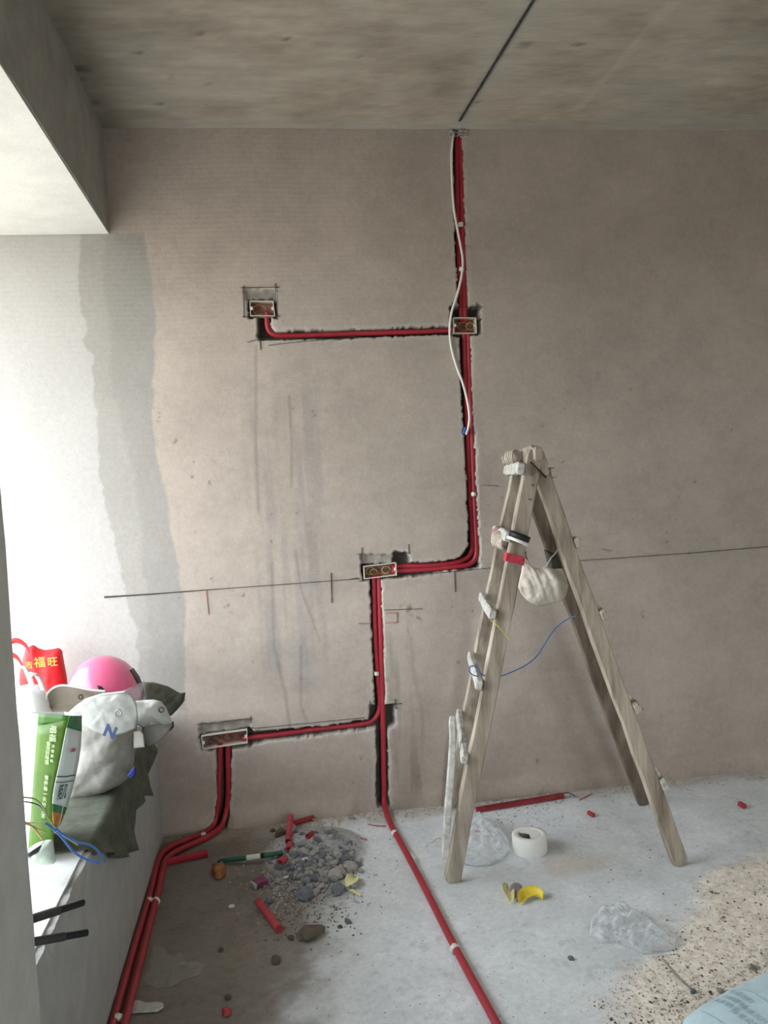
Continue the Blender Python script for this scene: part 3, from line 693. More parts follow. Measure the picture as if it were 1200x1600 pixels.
# dry straws
straw_m = mat('straw', (.50, .42, .25), .8, .2, 30)
for i, (a, b, c) in enumerate((((470,1272),(482,1282),(500,1283)), ((497,1270),(500,1283),(496,1292)), ((505,1276),(525,1277),(530,1290)), ((518,1270),(530,1276),(532,1284)), ((420,1324),(440,1325),(462,1324)), ((404,1330),(415,1338),(424,1342)), ((430,1422),(436,1412),(444,1406)), ((675,1317),(684,1313),(690,1311)))):
    P = [G(x, y, .004) for x, y in (a, b, c)]; P = [Vector((p.x, p.y, fh(p.x, p.y)+.004+(.008 if k_ == 1 else 0))) for k_, p in enumerate(P)]
    tag(tube('straw', P, .0014, straw_m, None, 5), ['yellow straw stem leaning on the red offcut by the wall', 'upright yellow straw stem crossing the others by the wall', 'long bent straw stem right of the others by the wall', 'rightmost short straw stem by the wall', 'flat straw stem left of the stubby red piece', 'straw stem between the wall and the green stick', 'brown straw stem at the heap foot by the dark stone', 'pale straw stem on the floor left of the ladder foot'][i], 'straw')

# ------------------------------------------------------------------ the wooden step ladder
YF = -.66
lad = thing('stepladder', G(880, 1330), 'old wooden A-frame stepladder standing open on the concrete floor', 'ladder')
FLt, FLb = W(836, 704, -.63), G(706, 1378); FLb.z = .002
RLt, RLb = W(812, 722, -.42), G(701, 1263); RLb.z = .002; RLb.y = min(RLb.y, -.035)
FRt, FRb = W(838, 722, -.60), G(1063, 1352); FRb.z = .002
RRt, RRb = W(822, 745, -.40), G(1006, 1257); RRb.z = .002
XD = (1, 0, 0)
fl = board('left_front_rail', FLt, FLb, .056, XD, .024, wood_m, lad, seed=1, jit=.0012, taper=-.02)
fr = board('right_front_rail', FRt, FRb, .056, XD, .026, wood_m, lad, seed=2, jit=.0012)
rl = board('left_rear_rail', RLt, RLb, .050, XD, .022, wood_m, lad, seed=3, jit=.0012)
rr = board('right_rear_rail', RRt, RRb, .052, XD, .024, woodd_m, lad, seed=4, jit=.0012)
for o in (fl, fr, rl, rr): o.name = 'rail'
def onrail(a, b, z): t_ = (a.z-z)/(a.z-b.z); return a.lerp(b, t_)
def rung(pf, a, b, a2, b2, side, wd=.034, th=.020, m=woodl_m, ext=.03, seed=0, dz=0.0):
    """pf: pixel of the rung's near end; a-b the front rail it is nailed to, a2-b2 the rear rail"""
    q = W(pf[0], pf[1], a.lerp(b, .5).y-.02); z = q.z
    f_ = onrail(a, b, z); r_ = onrail(a2, b2, z+dz)
    axis = (b-a).normalized(); nrm = Vector((-abs(axis.z), 0, -axis.x)) if side < 0 else Vector((abs(axis.z), 0, axis.x))
    if side < 0: nrm = Vector((axis.z, 0, -axis.x)).normalized()
    nrm = nrm.normalized()
    if nrm.x*side < 0: nrm = -nrm
    off = .028+th/2
    p0 = f_+nrm*off; p1 = r_+nrm*(.025+th/2); d = (p1-p0).normalized()
    return board('rung', p0-d*ext, p1+d*.02, wd, axis, th, m, lad, seg=5, jit=.0015, seed=seed)
rung((808,737), FLt, FLb, RLt, RLb, -1, .040, .026, seed=11)
rung((797,842), FLt, FLb, RLt, RLb, -1, .036, .024, seed=12)
rung((770,965), FLt, FLb, RLt, RLb, -1, .034, .024, seed=13)
rung((748,1075), FLt, FLb, RLt, RLb, -1, .034, .022, seed=14)
rung((722,1190), FLt, FLb, RLt, RLb, -1, .034, .022, seed=15)
rung((863,745), FRt, FRb, RRt, RRb, 1, .036, .022, wood_m, seed=21)
rung((901,855), FRt, FRb, RRt, RRb, 1, .034, .022, wood_m, seed=22)
rung((941,967), FRt, FRb, RRt, RRb, 1, .034, .022, wood_m, seed=23)
rung((995,1110), FRt, FRb, RRt, RRb, 1, .034, .022, wood_m, seed=24)
rung((1042,1225), FRt, FRb, RRt, RRb, 1, .036, .022, woodl_m, seed=25)
board('hanging_rung', W(708, 1120, -.50), W(696, 1343, -.72), .024, XD, .020, woodl_m, lad, seg=6, jit=.0015, seed=31)
board('cross_piece', W(806, 716, -.40), W(842, 708, -.66), .050, (0, 0, 1), .030, wood_m, lad, seg=5, jit=.003, seed=32)
board('top_block', W(843, 706, -.63), W(852, 742, -.615), .030, XD, .03, wood_m, lad, seg=4, jit=.002, seed=33)
# nail heads on the near rail
for (x, y) in ((830,758),(826,780)):
    c = W(x, y, -.63); c.y = onrail(FLt, FLb, c.z).y-.0125
    v, f = lathe([(.0001, -.001), (.004, -.001), (.004, .002)], 10, c, Matrix.Rotation(math.radians(90), 3, 'X')); mesh('nail_hole', v, f, black_m, lad)
# twine lashings
def lash(c, axis, r, n_, m, pitch=.006, wr=.003, name='twine_lashing', el=1.0, parent=lad):
    axis = Vector(axis).normalized(); a = axis.orthogonal().normalized(); b = axis.cross(a); P = []
    for i in range(n_*12+1):
        an = 2*math.pi*i/12; P.append(Vector(c)+axis*(pitch*i/12-pitch*n_/2)+(a*math.cos(an)+b*math.sin(an)*el)*r*(1+.05*math.sin(i*1.7)))
    return tube(name, P, wr, m, parent, 6, sm=0)
c0 = W(801, 714, -.52); lash(c0, (.35, -.9, .1), .022, 5, twine_m, .009, .0035)
lash(W(792, 718, -.42), (.6, -.7, .3), .018, 3, twine_m, .009, .0035)
c2 = W(785, 845, -.57); lash(c2, (.25, -.95, -.15), .026, 7, twine_m, .010, .0045)
lash(W(778, 835, -.50), (.25, -.95, -.15), .024, 3, mat('pink_twine', (.55, .28, .30), .9, .2, 90), .008, .002)
tube('wire_brace', [W(829, 722, -.66), W(842, 735, -.67), W(853, 746, -.66)], .0035, darkmetal_m, lad, 6)
board('splint', W(836, 735, -.66), W(831, 742, -.66), .008, XD, .006, woodd_m, lad, seg=2, seed=5)
# red tape band round the near rail
def around_rail(name, a, b, z0, z1, m, ex=.003, parent=None, seed=0, dz=0.0, w_=.056, t_=.024):
    ax = (b-a).normalized(); wd = Vector(XD); wd = (wd-ax*wd.dot(ax)).normalized(); th = ax.cross(wd).normalized(); R_ = random.Random(seed); v = []; f = []
    N = 24
    for j, z in enumerate((z0, z0*.66+z1*.34, z0*.33+z1*.67, z1)):
        c = onrail(a, b, z)
        for i in range(N):
            an = 2*math.pi*i/N; cx, sx = math.cos(an), math.sin(an); s = max(abs(cx), abs(sx)); cx /= s; sx /= s
            v.append(c+wd*cx*(w_/2+ex+R_.uniform(0, .0015))+th*sx*(t_/2+ex+R_.uniform(0, .0015))+Vector((0, 0, dz*cx)))
    for j in range(3):
        for i in range(N): f.append((j*N+i, j*N+(i+1) % N, (j+1)*N+(i+1) % N, (j+1)*N+i))
    return mesh(name, v, f, m, parent, False)
redtape = mat('red_tape', (.50, .04, .06), .5, .12, 40)
z0 = W(806, 867, -.64).z; z1 = W(804, 880, -.64).z
tp = around_rail('red_tape_band', FLt, FLb, z0, z1, redtape, .003, None, 3, -.002); tag(tp, 'red tape band wound round the near left ladder rail', 'tape')
tube('tape_tail', [W(822, 862, -.655), W(821, 868, -.66), W(824, 874, -.66)], .002, black_m, tp, 5, sm=0)
# black tape roll with white paper edge hung over the rail
ra = onrail(FLt, FLb, W(810, 838, -.64).z)
t = thing('tape_roll', ra, 'black tape roll with a white liner slung over the near ladder rail below the top', 'tape roll')
A = frame(W(811, 840, -.665), RV*.93-UV_*.36, UV_)
def ell_ring(name, rx, ry, w0, th, m, arc=(0, 2*math.pi), n_=40, off=0):
    v = []; f = []
    for i in range(n_+1):
        a = arc[0]+(arc[1]-arc[0])*i/n_
        for (k_, h_) in ((1, -w0/2), (1, w0/2), (1-th, w0/2), (1-th, -w0/2)): v.append(A @ Vector((rx*k_*math.cos(a), h_+ry*.0+off, ry*k_*math.sin(a))))
    for i in range(n_):
        for k_ in range(4): q = i*4; f.append((q+k_, q+(k_+1) % 4, q+4+(k_+1) % 4, q+4+k_))
    return mesh(name, v, f, m, t, True)
ell_ring('black_tape', .036, .036, .020, .12, black_m, off=.004)
ell_ring('white_liner', .038, .038, .010, .06, tapew_m, off=-.012)
# wires on the ladder
tag(tube('wire', [W(766, 968, -.70), W(776, 976, -.71), W(788, 988, -.70), W(796, 998, -.69), W(795, 1000, -.69)], .0022, yel_m, None, 6), 'short yellow wire end tied to a ladder rung', 'wire')
bl = [(748,1057),(738,1055),(732,1048),(733,1042),(740,1040),(747,1044),(752,1055)]
P = [W(x, y, -.655) for x, y in bl]+[W(770, 1058, -.60), W(785, 1056, -.56), W(800, 1050, -.53), W(822, 1040, -.5), W(840, 1025, -.47), W(852, 1005, -.44), W(865, 984, -.42), W(885, 967, -.42), W(901, 962, -.45)]
tag(tube('wire', P, .0020, blue_m, None, 6), 'blue wire looped on a left rung and strung across to the right frame', 'wire')
# white cotton pouch hanging inside the ladder
out = [(815,892),(812,880),(824,879),(834,887),(843,888),(852,884),(866,889),(879,888),(885,902),(888,916),(884,932),(876,940),(858,944),(841,948),(830,943),(822,937),(814,927),(809,916)]
pc = W(850, 915, -.50); t = thing('cotton_pouch', pc, 'white cotton pouch hanging between the ladder frames', 'bag')
def pouch_fold(o_): return o_
v, f = puff_data([W(x, y, -.50) for x, y in out], .016, .02, (0, -1, 0), rings=18, n=120, wr=.010, wf=16, seed=2, folds=.040, fdir=(1, 0, .35), ff=20, edge=.8)
mesh('pouch', v, f, cloth_w, t, True)
v, f = puff_data([W(x, y, -.46) for x, y in ((858,890),(852,868),(850,858),(860,862),(872,866),(877,880),(879,890),(868,893))], .02, .02, (0, -1, 0), rings=8, n=50, wr=.004, seed=6)
mesh('dark_lining', v, f, olive_m, t, True)
tube('string', [W(851, 888, -.54), W(856, 880, -.55), W(862, 870, -.56), W(867, 866, -.58), W(872, 858, -.60)], .0022, twine_m, t, 6)
tube('string', [W(827, 880, -.52), W(823, 872, -.60), W(819, 868, -.67)], .0018, twine_m, t, 6)

# ------------------------------------------------------------------ masking tape roll on the floor
c = G(828, 1329); rad = .062; hh = .062
v, f = lathe([(rad-.001, 0), (rad, .002), (rad, hh-.002), (rad-.001, hh), (.041, hh), (.040, hh-.002), (.040, .002), (.041, 0), (rad-.001, 0)], 56, (c.x, c.y, fh(c.x, c.y)))
t = thing('masking_tape_roll', (c.x, c.y, 0), 'white masking tape roll lying flat on the floor under the ladder', 'tape roll')
mesh('tape', v, f, tapew_m, t, True)
v, f = lathe([(.0402, .001), (.0402, hh-.001), (.0375, hh-.001), (.0375, .001), (.0402, .001)], 48, (c.x, c.y, fh(c.x, c.y))); mesh('core', v, f, mat('tape_core', (.62, .60, .55), .8, .05, 20), t, True)
v, f = lathe([(.0001, hh-.0010), (.0376, hh-.0010), (.0376, hh-.003), (.0001, hh-.003)], 40, (c.x, c.y, fh(c.x, c.y)))
me_ = [q for q in f]; film_m = mat('tape_paper_film', (.78, .79, .76), .6, .03, 20)
keep = [q for q in f if not (sum((v[i].x-c.x) for i in q)/4 < -.004 and sum((v[i].y-c.y) for i in q)/4 < .012)]
mesh('paper_disc', v, keep, film_m, t, False)

# ------------------------------------------------------------------ clear plastic bags and films
clear_m = mat('clear_film', (.80, .84, .87), .18, .03, 20, spec=1.0, alpha=.20)
tn = clear_m.node_tree; lw = tn.nodes.new('ShaderNodeLayerWeight'); lw.inputs[0].default_value = .5; mr = tn.nodes.new('ShaderNodeMapRange')
mr.inputs[1].default_value = .1; mr.inputs[2].default_value = .9; mr.inputs[3].default_value = .10; mr.inputs[4].default_value = .80
tn.links.new(lw.outputs['Facing'], mr.inputs[0]); tn.links.new(mr.outputs[0], tn.nodes['Principled BSDF'].inputs['Alpha'])
film2_m = mat('dusty_film', (.50, .50, .45), .4, .05, 20, spec=.4, alpha=.15)
whitebag_m = mat('white_film', (.86, .86, .86), .35, .02, 20, spec=.5)
def crumple(name, outpx, hmax, m, label, cat, seed, z0=.002, wf=26, wr=.02, n=80, rings=16, edge=.6):
    O = [G(x, y, .004) for x, y in outpx]; v, f = puff_data(O, hmax, .001, (0, 0, 1), rings=rings, n=n, wr=wr, wf=wf, seed=seed, edge=edge)
    v = [Vector((p.x, p.y, max(p.z, .001)+fh(p.x, p.y)+.001)) for p in v]
    o = mesh(name, v, f, m, None, cat == 'plastic bag'); return tag(o, label, cat)
b1 = crumple('plastic_bag', [(722,1350),(724,1310),(735,1285),(748,1277),(768,1290),(785,1302),(796,1318),(798,1330),(788,1342),(765,1352),(745,1354)], .060, clear_m, 'clear plastic bag with a red mark on the floor behind the near ladder foot', 'plastic bag', 4, wr=.018, wf=24, rings=26, n=130)
p = G(746, 1299, .055); v, f = puff_data([p+Vector((math.cos(a)*.011, math.sin(a)*.011, 0)) for a in [i*.5 for i in range(12)]], .003, .003, (0, -.6, .8), rings=4, n=16, wr=.001); mesh('red_mark', v, f, redtape, b1, True)
crumple('plastic_bag', [(920,1462),(922,1442),(935,1425),(955,1418),(978,1424),(1000,1432),(1022,1448),(1040,1462),(1060,1472),(1054,1486),(1030,1488),(1005,1492),(985,1482),(960,1470),(940,1474)], .040, clear_m, 'crumpled clear plastic bag lying at the edge of the sand', 'plastic bag', 9, wr=.020, wf=26, rings=26, n=140)
crumple('plastic_film', [(222,1535),(232,1500),(240,1480),(255,1478),(262,1492),(275,1496),(283,1488),(290,1503),(298,1515),(312,1505),(320,1510),(310,1525),(290,1530),(270,1542),(245,1545)], .012, film2_m, 'thin translucent plastic film in the dusty corner beside the parapet pipes', 'plastic film', 12, wr=.01)
pap = mat('torn_paper', (.50, .50, .46), .85, .2, 60)
crumple('paper_scrap', [(196,1570),(212,1563),(225,1567),(255,1568),(256,1576),(246,1582),(228,1583),(205,1584)], .006, pap, 'torn grey paper scrap beside the parapet pipes at the bottom left', 'paper', 14, wr=.004, rings=8, n=50)
# string in the sand
tag(tube('string', [G(1035, 1498, .012), G(1046, 1512, .010), G(1058, 1526, .012), G(1070, 1538, .010), G(1082, 1549, .014)], .003, mat('grey_string', (.30, .29, .26), .9, .3, 80), None, 6), 'grey string lying in the sand from the clear bag to a pebble', 'string')
# dark cord end at the long offcut
tag(tube('wire', [G(876, 1242, .012), G(885, 1238, .02), G(893, 1240, .01), G(899, 1245, .006)], .002, black_m, None, 6), 'black wire sticking out of the long red offcut', 'wire')

# yellow and mauve leaf-like wrapper pieces
yw = mat('yellow_wrapper', (.72, .56, .05), .45, .2, 30, spec=.5); pyw = mat('pale_yellow_paper', (.74, .70, .36), .6, .1, 30); mv = mat('mauve_wrapper', (.36, .30, .34), .6, .15, 30)
def curl(name, pts, wd, m, lift, parent=None, label=None, cat=None, tw=0, up=.02):
    P = chaikin([G(x, y, .004) for x, y in pts], 2); rows = []
    for i, p in enumerate(P):
        u = i/(len(P)-1); t_ = (P[min(i+1, len(P)-1)]-P[max(i-1, 0)]).normalized(); s = Vector((-t_.y, t_.x, 0)); w_ = wd*math.sin(math.pi*(.12+.80*u))
        z = lift*math.sin(math.pi*u)
        rows.append([Vector((p.x, p.y, .004+z+fh(p.x, p.y)))+s*w_*k_*.5+Vector((0, 0, up*(k_**2 if k_ > 0 else .2*k_*k_))) for k_ in (-1, -.5, 0, .5, 1)])
    o = sheet(name, rows, m, parent, .0012, 1)
    if label: tag(o, label, cat)
    return o
curl('wrapper_scrap', [(812,1412),(819,1404),(829,1400),(839,1400),(848,1405)], .036, yw, .007, None, 'yellow curled wrapper piece with green tip, right of the mauve one', 'wrapper')
curl('wrapper_scrap', [(803,1404),(810,1396),(818,1391)], .045, mv, .012, None, 'mauve wrapper piece between the two yellow ones', 'wrapper', up=.015)
curl('wrapper_scrap', [(797,1411),(794,1400),(796,1391)], .04, pyw, .016, None, 'pale yellow wrapper piece at the left of the mauve one', 'wrapper')
curl('wrapper_scrap', [(540,1388),(548,1386),(554,1381),(553,1373)], .04, pyw, .016, None, 'pale yellow torn wrapper on the lower right edge of the rubble heap', 'wrapper')
curl('wrapper_scrap', [(545,1390),(555,1396),(563,1400)], .012, pyw, .004, None, 'thin yellow wrapper ribbon trailing off the heap onto bare floor', 'wrapper', up=.002)
# small things by the heap
gm = mat('green_plastic', (.02, .10, .06), .45, .15, 20, spec=.5)
a, b = G(340, 1346, .009), G(443, 1344, .009); t = thing('green_stick', a.lerp(b, .5), 'dark green plastic stick with a white label pointing at the rubble heap', 'stick')
for q in (a, b): q.z = .010+fh(q.x, q.y)
tube('barrel', [a, a.lerp(b, .03), a.lerp(b, .97), b], [.004, .009, .009, .004], gm, t, 12, sm=0)
tube('white_label', [a.lerp(b, .45), a.lerp(b, .66)], .0093, white_m, t, 12, sm=0)
tube('black_band', [a.lerp(b, .67), a.lerp(b, .72)], .0095, black_m, t, 12, sm=0)
pk = G(407, 1378, .012); t = thing('small_packet', (pk.x, pk.y, fh(pk.x, pk.y)), 'small crushed purple packet left of the rubble heap', 'packet')
A2 = Matrix.Translation((pk.x, pk.y, fh(pk.x, pk.y)+.012)) @ Matrix.Rotation(math.radians(32), 4, 'Z') @ Matrix.Rotation(math.radians(6), 4, 'X')
def packet(name, lo_, hi, m):
    bm = bmesh.new(); v_, f_ = box_data(lo_, hi); q = [bm.verts.new(p_) for p_ in v_]
    for z_ in f_: bm.faces.new([q[i_] for i_ in z_])
    bmesh.ops.bevel(bm, geom=bm.edges[:], offset=.0025, segments=2, affect='EDGES', profile=.6)
    bmesh.ops.subdivide_edges(bm, edges=[e2 for e2 in bm.edges if e2.calc_length() > .012], cuts=3, use_grid_fill=True)
    for x in bm.verts: x.co += Vector((mnoise.noise(x.co*60), mnoise.noise(x.co*55+Vector((3, 0, 0))), mnoise.noise(x.co*50+Vector((0, 7, 0)))))*.0025
    bm.transform(A2); me = bpy.data.meshes.new(name); bm.to_mesh(me); bm.free(); return link(name, me, m, t)
packet('sleeve', (-.024, -.017, -.010), (.022, .017, .010), mat('purple_card', (.17, .035, .09), .5, .3, 30, spec=.5))
packet('end_flap', (.0215, -.018, -.011), (.029, .018, .011), mat('grey_card', (.22, .22, .22), .6, .3, 30))
packet('tray', (-.033, -.016, -.009), (-.0235, .016, .008), mat('pale_card', (.34, .34, .31), .6, .3, 30))
crumple('crumpled_wrapper', [(330,1366),(331,1357),(340,1355),(352,1356),(353,1366),(345,1374),(336,1373)], .03, mat('orange_foil', (.28, .10, .03), .5, .5, 50, spec=.6), 'crumpled orange brown wrapper in the dusty corner under the green stick', 'wrapper', 21, wr=.012, rings=7, n=30, wf=40)
for (x, y, r_, lb) in ((447,1370,.010,'white round disc at the left edge of the rubble'), (362,1416,.010,'pale round disc alone on the dusty floor'), (477,1354,.012,'white ring shaped washer on the rubble heap')):
    c = G(x, y, .004); v, f = lathe([(.0001, .0025), (r_*.3, .0028), (r_, .0026), (r_, 0), (.0001, 0)], 20, (c.x, c.y, fh(c.x, c.y)+.002)); tag(mesh('plastic_disc', v, f, white_m), lb, 'disc')
scrap('white_peg', [(642,1336),(649,1344)], .008, 'small white plastic peg beside the floor conduit', white_m, 'peg')
for (x, y, s, lb) in ((749,1407,.006,None), (735,1513,.006,None)): pass
crumple('clear_scrap', [(346,1580),(354,1576),(362,1578),(361,1586),(350,1590)], .008, redd_m, 'small reddish torn scrap on the floor near the bottom', 'scrap', 23, wr=.004, rings=5, n=20)

# ------------------------------------------------------------------ pale blue sack at the lower right
sackm = mat('pale_blue_woven_sack', (.54, .70, .75), .75, .05, 60, .0004, 300, spec=.35)
sp_ = mat('grey_blue_print', (.36, .48, .52), .8, .1, 60)
SO = [G(x, y, 0) for x, y in ((1062,1622),(1085,1604),(1120,1582),(1160,1562),(1200,1543),(1270,1512),(1340,1530),(1400,1560),(1420,1650),(1350,1760),(1200,1780),(1080,1700))]
sc_ = sum(SO, Vector())/len(SO)
v, f = puff_data(SO, .085, .0, (0, 0, 1), rings=22, n=120, wr=.006, wf=7, seed=31, edge=.42)
v = [Vector((p.x, p.y, max(p.z, .002)+.012)) for p in v]
t = thing('sack', (sc_.x, sc_.y, 0), 'pale blue woven sack with grey printed rows at the lower right corner', 'sack')
body = mesh('sack_body', v, f, sackm, t, True)
from mathutils.bvhtree import BVHTree
bvh = BVHTree.FromPolygons(v, [tuple(q) for q in f])
def on_sack(p):
    h = bvh.ray_cast(Vector((p.x, p.y, .6)), Vector((0, 0, -1)))
    return Vector((p.x, p.y, (h[0].z if h[0] else .05)+.0008+max(0, p.z)))
# rows of worn print and the two curved seam lines
def cast(x, y):
    h = bvh.ray_cast(CAM, ray(x, y).normalized()); return h[0] if h[0] else G(x, y, .04)
for i, (x, y, tx) in enumerate(((1134,1568,'水泥砂浆'), (1146,1562,'干粉建材'), (1158,1556,'石膏粉料'), (1178,1585,'净重公斤'), (1164,1592,'净重公斤'))):
    o_ = cast(x, y); d = cast(x+14, y+9)-o_; d.z = 0
    me = glyphs(tx, .020, 0); me.transform(frame(Vector((o_.x, o_.y, 0)), d, Vector((-d.y, d.x, 0))))
    for q in me.vertices: q.co = on_sack(q.co)
    link('printed_row', me, sp_, t)
for pts in ([(1097,1581),(1105,1584),(1117,1591),(1131,1601),(1140,1609)], [(1158,1545),(1170,1549),(1186,1558),(1200,1568),(1212,1578)]):
    P = chaikin([cast(x, y) for x, y in pts], 2); P = [on_sack(Vector((p.x, p.y, 0)))+Vector((0, 0, .0005)) for p in P]; tube('seam', P, .0014, sp_, t, 6, sm=0)

# ------------------------------------------------------------------ things on the sill
Z0 = ZS+.006
# olive canvas spread on the sill and hanging over its edge
hang = [(-1.20, .485), (-1.10, .43), (-1.0, .37), (-.90, .33), (-.80, .30), (-.715, .27), (-.695, .285), (-.683, .37), (-.60, .385), (-.52, .36), (-.45, .33), (-.40, .34), (-.36, .37), (-.30, .43), (-.16, .47)]
hy = [a for a, b in hang]; hz = [b for a, b in hang]
rows = []
for i in range(46):
    y = -1.20+(1.04)*i/45; zb = float(np.interp(y, hy, hz)); rp = .004*math.sin(y*38)
    xb = -.72-.10*math.sin(i*.07)
    rows.append([Vector((xb+(XP-.03-xb)*k_/4, y, Z0+.003)) for k_ in range(5)]+[Vector((XP-.006, y, Z0+.004)), Vector((XP+.008+rp*.3, y, Z0-.012))]+[Vector((XP+.010+rp*k_+.004*k_, y, Z0-.012+(zb-Z0+.012)*k_/4)) for k_ in (1, 2, 3, 4)])
cl = tag(sheet('canvas_cloth', rows, olive_m, None, .002, 1, wr=.004, wf=14, seed=3), 'olive canvas cloth spread on the sill and hanging over the parapet', 'cloth')
out = [(226,1066),(240,1066),(262,1072),(276,1080),(284,1084),(290,1081),(288,1096),(278,1108),(268,1118),(256,1120),(240,1108),(228,1098)]
v, f = puff_data([W(x, y, -.30) for x, y in out], .03, .03, (.3, -1, .2), rings=10, n=70, wr=.008, wf=22, seed=5, folds=.012, fdir=(.6, 0, -.8), ff=40); mesh('frayed_corner', v, f, olive_m, cl, True)
fr_ = []
for i in range(16):
    a = W(283+random.uniform(-6, 5), 1086+i*1.6, -.31); d = Vector((random.uniform(.006, .016), random.uniform(-.01, .01), random.uniform(-.012, .014))); fr_.append(tube_data([a, a+d*.5, a+d], .0009, 4))
v, f = join(fr_); mesh('fringe', v, f, twine_m, cl)['kind'] = 'stuff'

# canvas tool bag
t = thing('canvas_tool_bag', (-.62, -.78, Z0), 'grey-white canvas tool bag with eyelets slumped over the parapet edge', 'bag')
def wl_(pts, y): return [W(a, b, y) for a, b in pts]
body = [(124,1120),(140,1108),(180,1105),(215,1118),(214,1145),(210,1180),(208,1198),(202,1214),(188,1226),(168,1236),(140,1244),(110,1248),(98,1230),(104,1180),(112,1140)]
puff('bag_body', wl_(body, -.80), .075, .09, (0, -1, .05), shaded_canvas_m, t, rings=20, n=130, wr=.014, wf=8, seed=41, folds=.016, fdir=(.6, 0, -.8), ff=13, edge=.5)
# raised back panel with open mouth
rim = [(72,1086),(82,1075),(96,1070),(118,1073),(140,1078),(165,1080)]
low = [(84,1120),(94,1122),(108,1124),(124,1126),(142,1124),(168,1118)]
sheet('back_panel', [[W(a, b, -.70) for a, b in rim], [W((a+c_)/2, (b+d_)/2, -.67) for (a, b), (c_, d_) in zip(rim, low)], [W(a, b, -.73) for a, b in low]], mat('canvas_inside', (.24, .205, .165), .9, .1, 20), t, .004, 2, wr=.003)
tube('rim_hem', [W(a, b, -.705) for a, b in [(73,1092)]+rim], .0035, canvas_m, t, 8)
flap = [(104,1116),(118,1103),(135,1091),(160,1083),(196,1080),(206,1086),(213,1098),(216,1120),(212,1138),(195,1146),(174,1151),(150,1144),(127,1132)]
puff('front_flap', wl_(flap, -.885), .018, .012, (-.25, -1, .55), canvas_m, t, rings=18, n=110, wr=.012, wf=10, seed=44, folds=.014, fdir=(.8, 0, .6), ff=13, edge=.7)
tube('flap_hem', [W(a, b, -.895) for a, b in ((104,1118),(118,1105),(135,1093),(160,1085),(196,1081))], .003, canvas_m, t, 8)
sleeve = [(206,1096),(222,1094),(240,1093),(252,1096),(260,1106),(267,1122),(268,1130),(255,1133),(246,1128),(234,1130),(224,1136),(214,1134),(208,1120)]
puff('rolled_corner', wl_(sleeve, -.80), .030, .028, (-.2, -1, .5), canvas_m, t, rings=14, n=90, wr=.010, wf=12, seed=47, folds=.012, fdir=(.5, 0, .8), ff=22)
puff('corner_underside', wl_([(222,1134),(246,1128),(262,1128),(270,1132),(262,1146),(248,1160),(232,1166),(222,1158)], -.78), .016, .014, (0, -1, 0), shaded_canvas_m, t, rings=10, n=60, wr=.005, wf=18, seed=49)
puff('blue_patch', wl_([(198,1212),(207,1200),(212,1196),(213,1212),(206,1217)], -.875), .006, .006, (0, -1, 0), mat('blue_cloth', (.03, .04, .20), .8, .1, 30), t, rings=5, n=24, wr=.001)
puff('black_strap', wl_([(256,1143),(264,1132),(271,1126),(272,1136),(265,1143)], -.76), .006, .006, (0, -1, 0), black_m, t, rings=5, n=24, wr=.001)
puff('paper_tag', wl_([(208,1142),(218,1140),(224,1146),(226,1168),(208,1170)], -.83), .003, .003, (0, -1, 0), white_m, t, rings=5, n=30, wr=.002)
def eyelet(px, py, y, r_=.009, m=darkmetal_m):
    c_ = W(px, py, y); v, f = [], []
    P = [c_+(RV*math.cos(a)+UV_*math.sin(a))*r_ for a in [i*math.pi/8 for i in range(17)]]; tube('eyelet', P, .0022, m, t, 6, sm=0)
eyelet(185, 1114, -.925, .009, mat('steel', (.30, .30, .29), .4, .2, 30, metal=.8)); eyelet(252, 1109, -.845, .007); eyelet(126, 1089, -.715, .006)
# the blue-grey printed mark on the flap
navy = mat('navy_print', (.06, .08, .20), .8, .2, 50)
write('printed_mark', 'N', .045, frame(W(172, 1144, -.935), (RV*.93-UV_*.37), UV_+RV*.3), navy, t, bold=.0022)

# pink helmet
hc = W(165, 1093, -.45); t = thing('safety_helmet', hc, 'glossy pink riding helmet with clear visor resting on the tool bag', 'helmet')
RH = Matrix.Rotation(math.radians(-9), 3, 'Y') @ Matrix.Rotation(math.radians(-6), 3, 'X')
def helm_pt(th, ph, s=1.0):
    x = .124*math.cos(ph)*math.sin(th); y = .145*math.sin(ph)*math.sin(th); z = .148*math.cos(th)
    if z < 0: z *= .8
    return hc+RH @ (Vector((x, y, z))*s)
v = []; f = []; NT, NP = 26, 56
for s in (1, .93):
    for i in range(NT):
        th = math.radians(2+98*i/(NT-1))
        for k_ in range(NP): v.append(helm_pt(th, 2*math.pi*k_/NP, s))
for s in (0, 1):
    for i in range(NT-1):
        for k_ in range(NP): a = s*NT*NP+i*NP+k_; b = s*NT*NP+i*NP+(k_+1) % NP; f.append((a, b, b+NP, a+NP) if s == 0 else (a, a+NP, b+NP, b))
f.append(tuple(range(NP)))
for k_ in range(NP): a = (NT-1)*NP+k_; b = (NT-1)*NP+(k_+1) % NP; f.append((a, b, b+NT*NP, a+NT*NP))
mesh('shell', v, f, pink_m, t, True)
def helm_band(name, th0, th1, ph0, ph1, s0, s1, m, n_=20, rows_=4):
    g = []
    for i in range(rows_):
        th = math.radians(th0+(th1-th0)*i/(rows_-1)); s = s0+(s1-s0)*i/(rows_-1)
        g.append([helm_pt(th, math.radians(ph0+(ph1-ph0)*j/n_), s) for j in range(n_+1)])
    return sheet(name, g, m, t, .003, 0)
helm_band('black_trim', 58, 100, -14, 14, 1.02, 1.02, black_m)
helm_band('edge_trim', 97, 103, 0, 360, 1.01, 1.01, mat('helmet_edge', (.30, .05, .10), .5, .1, 20), 60, 3)
vis = mat('visor', (.60, .50, .60), .12, .03, 10, spec=.6, alpha=.5)
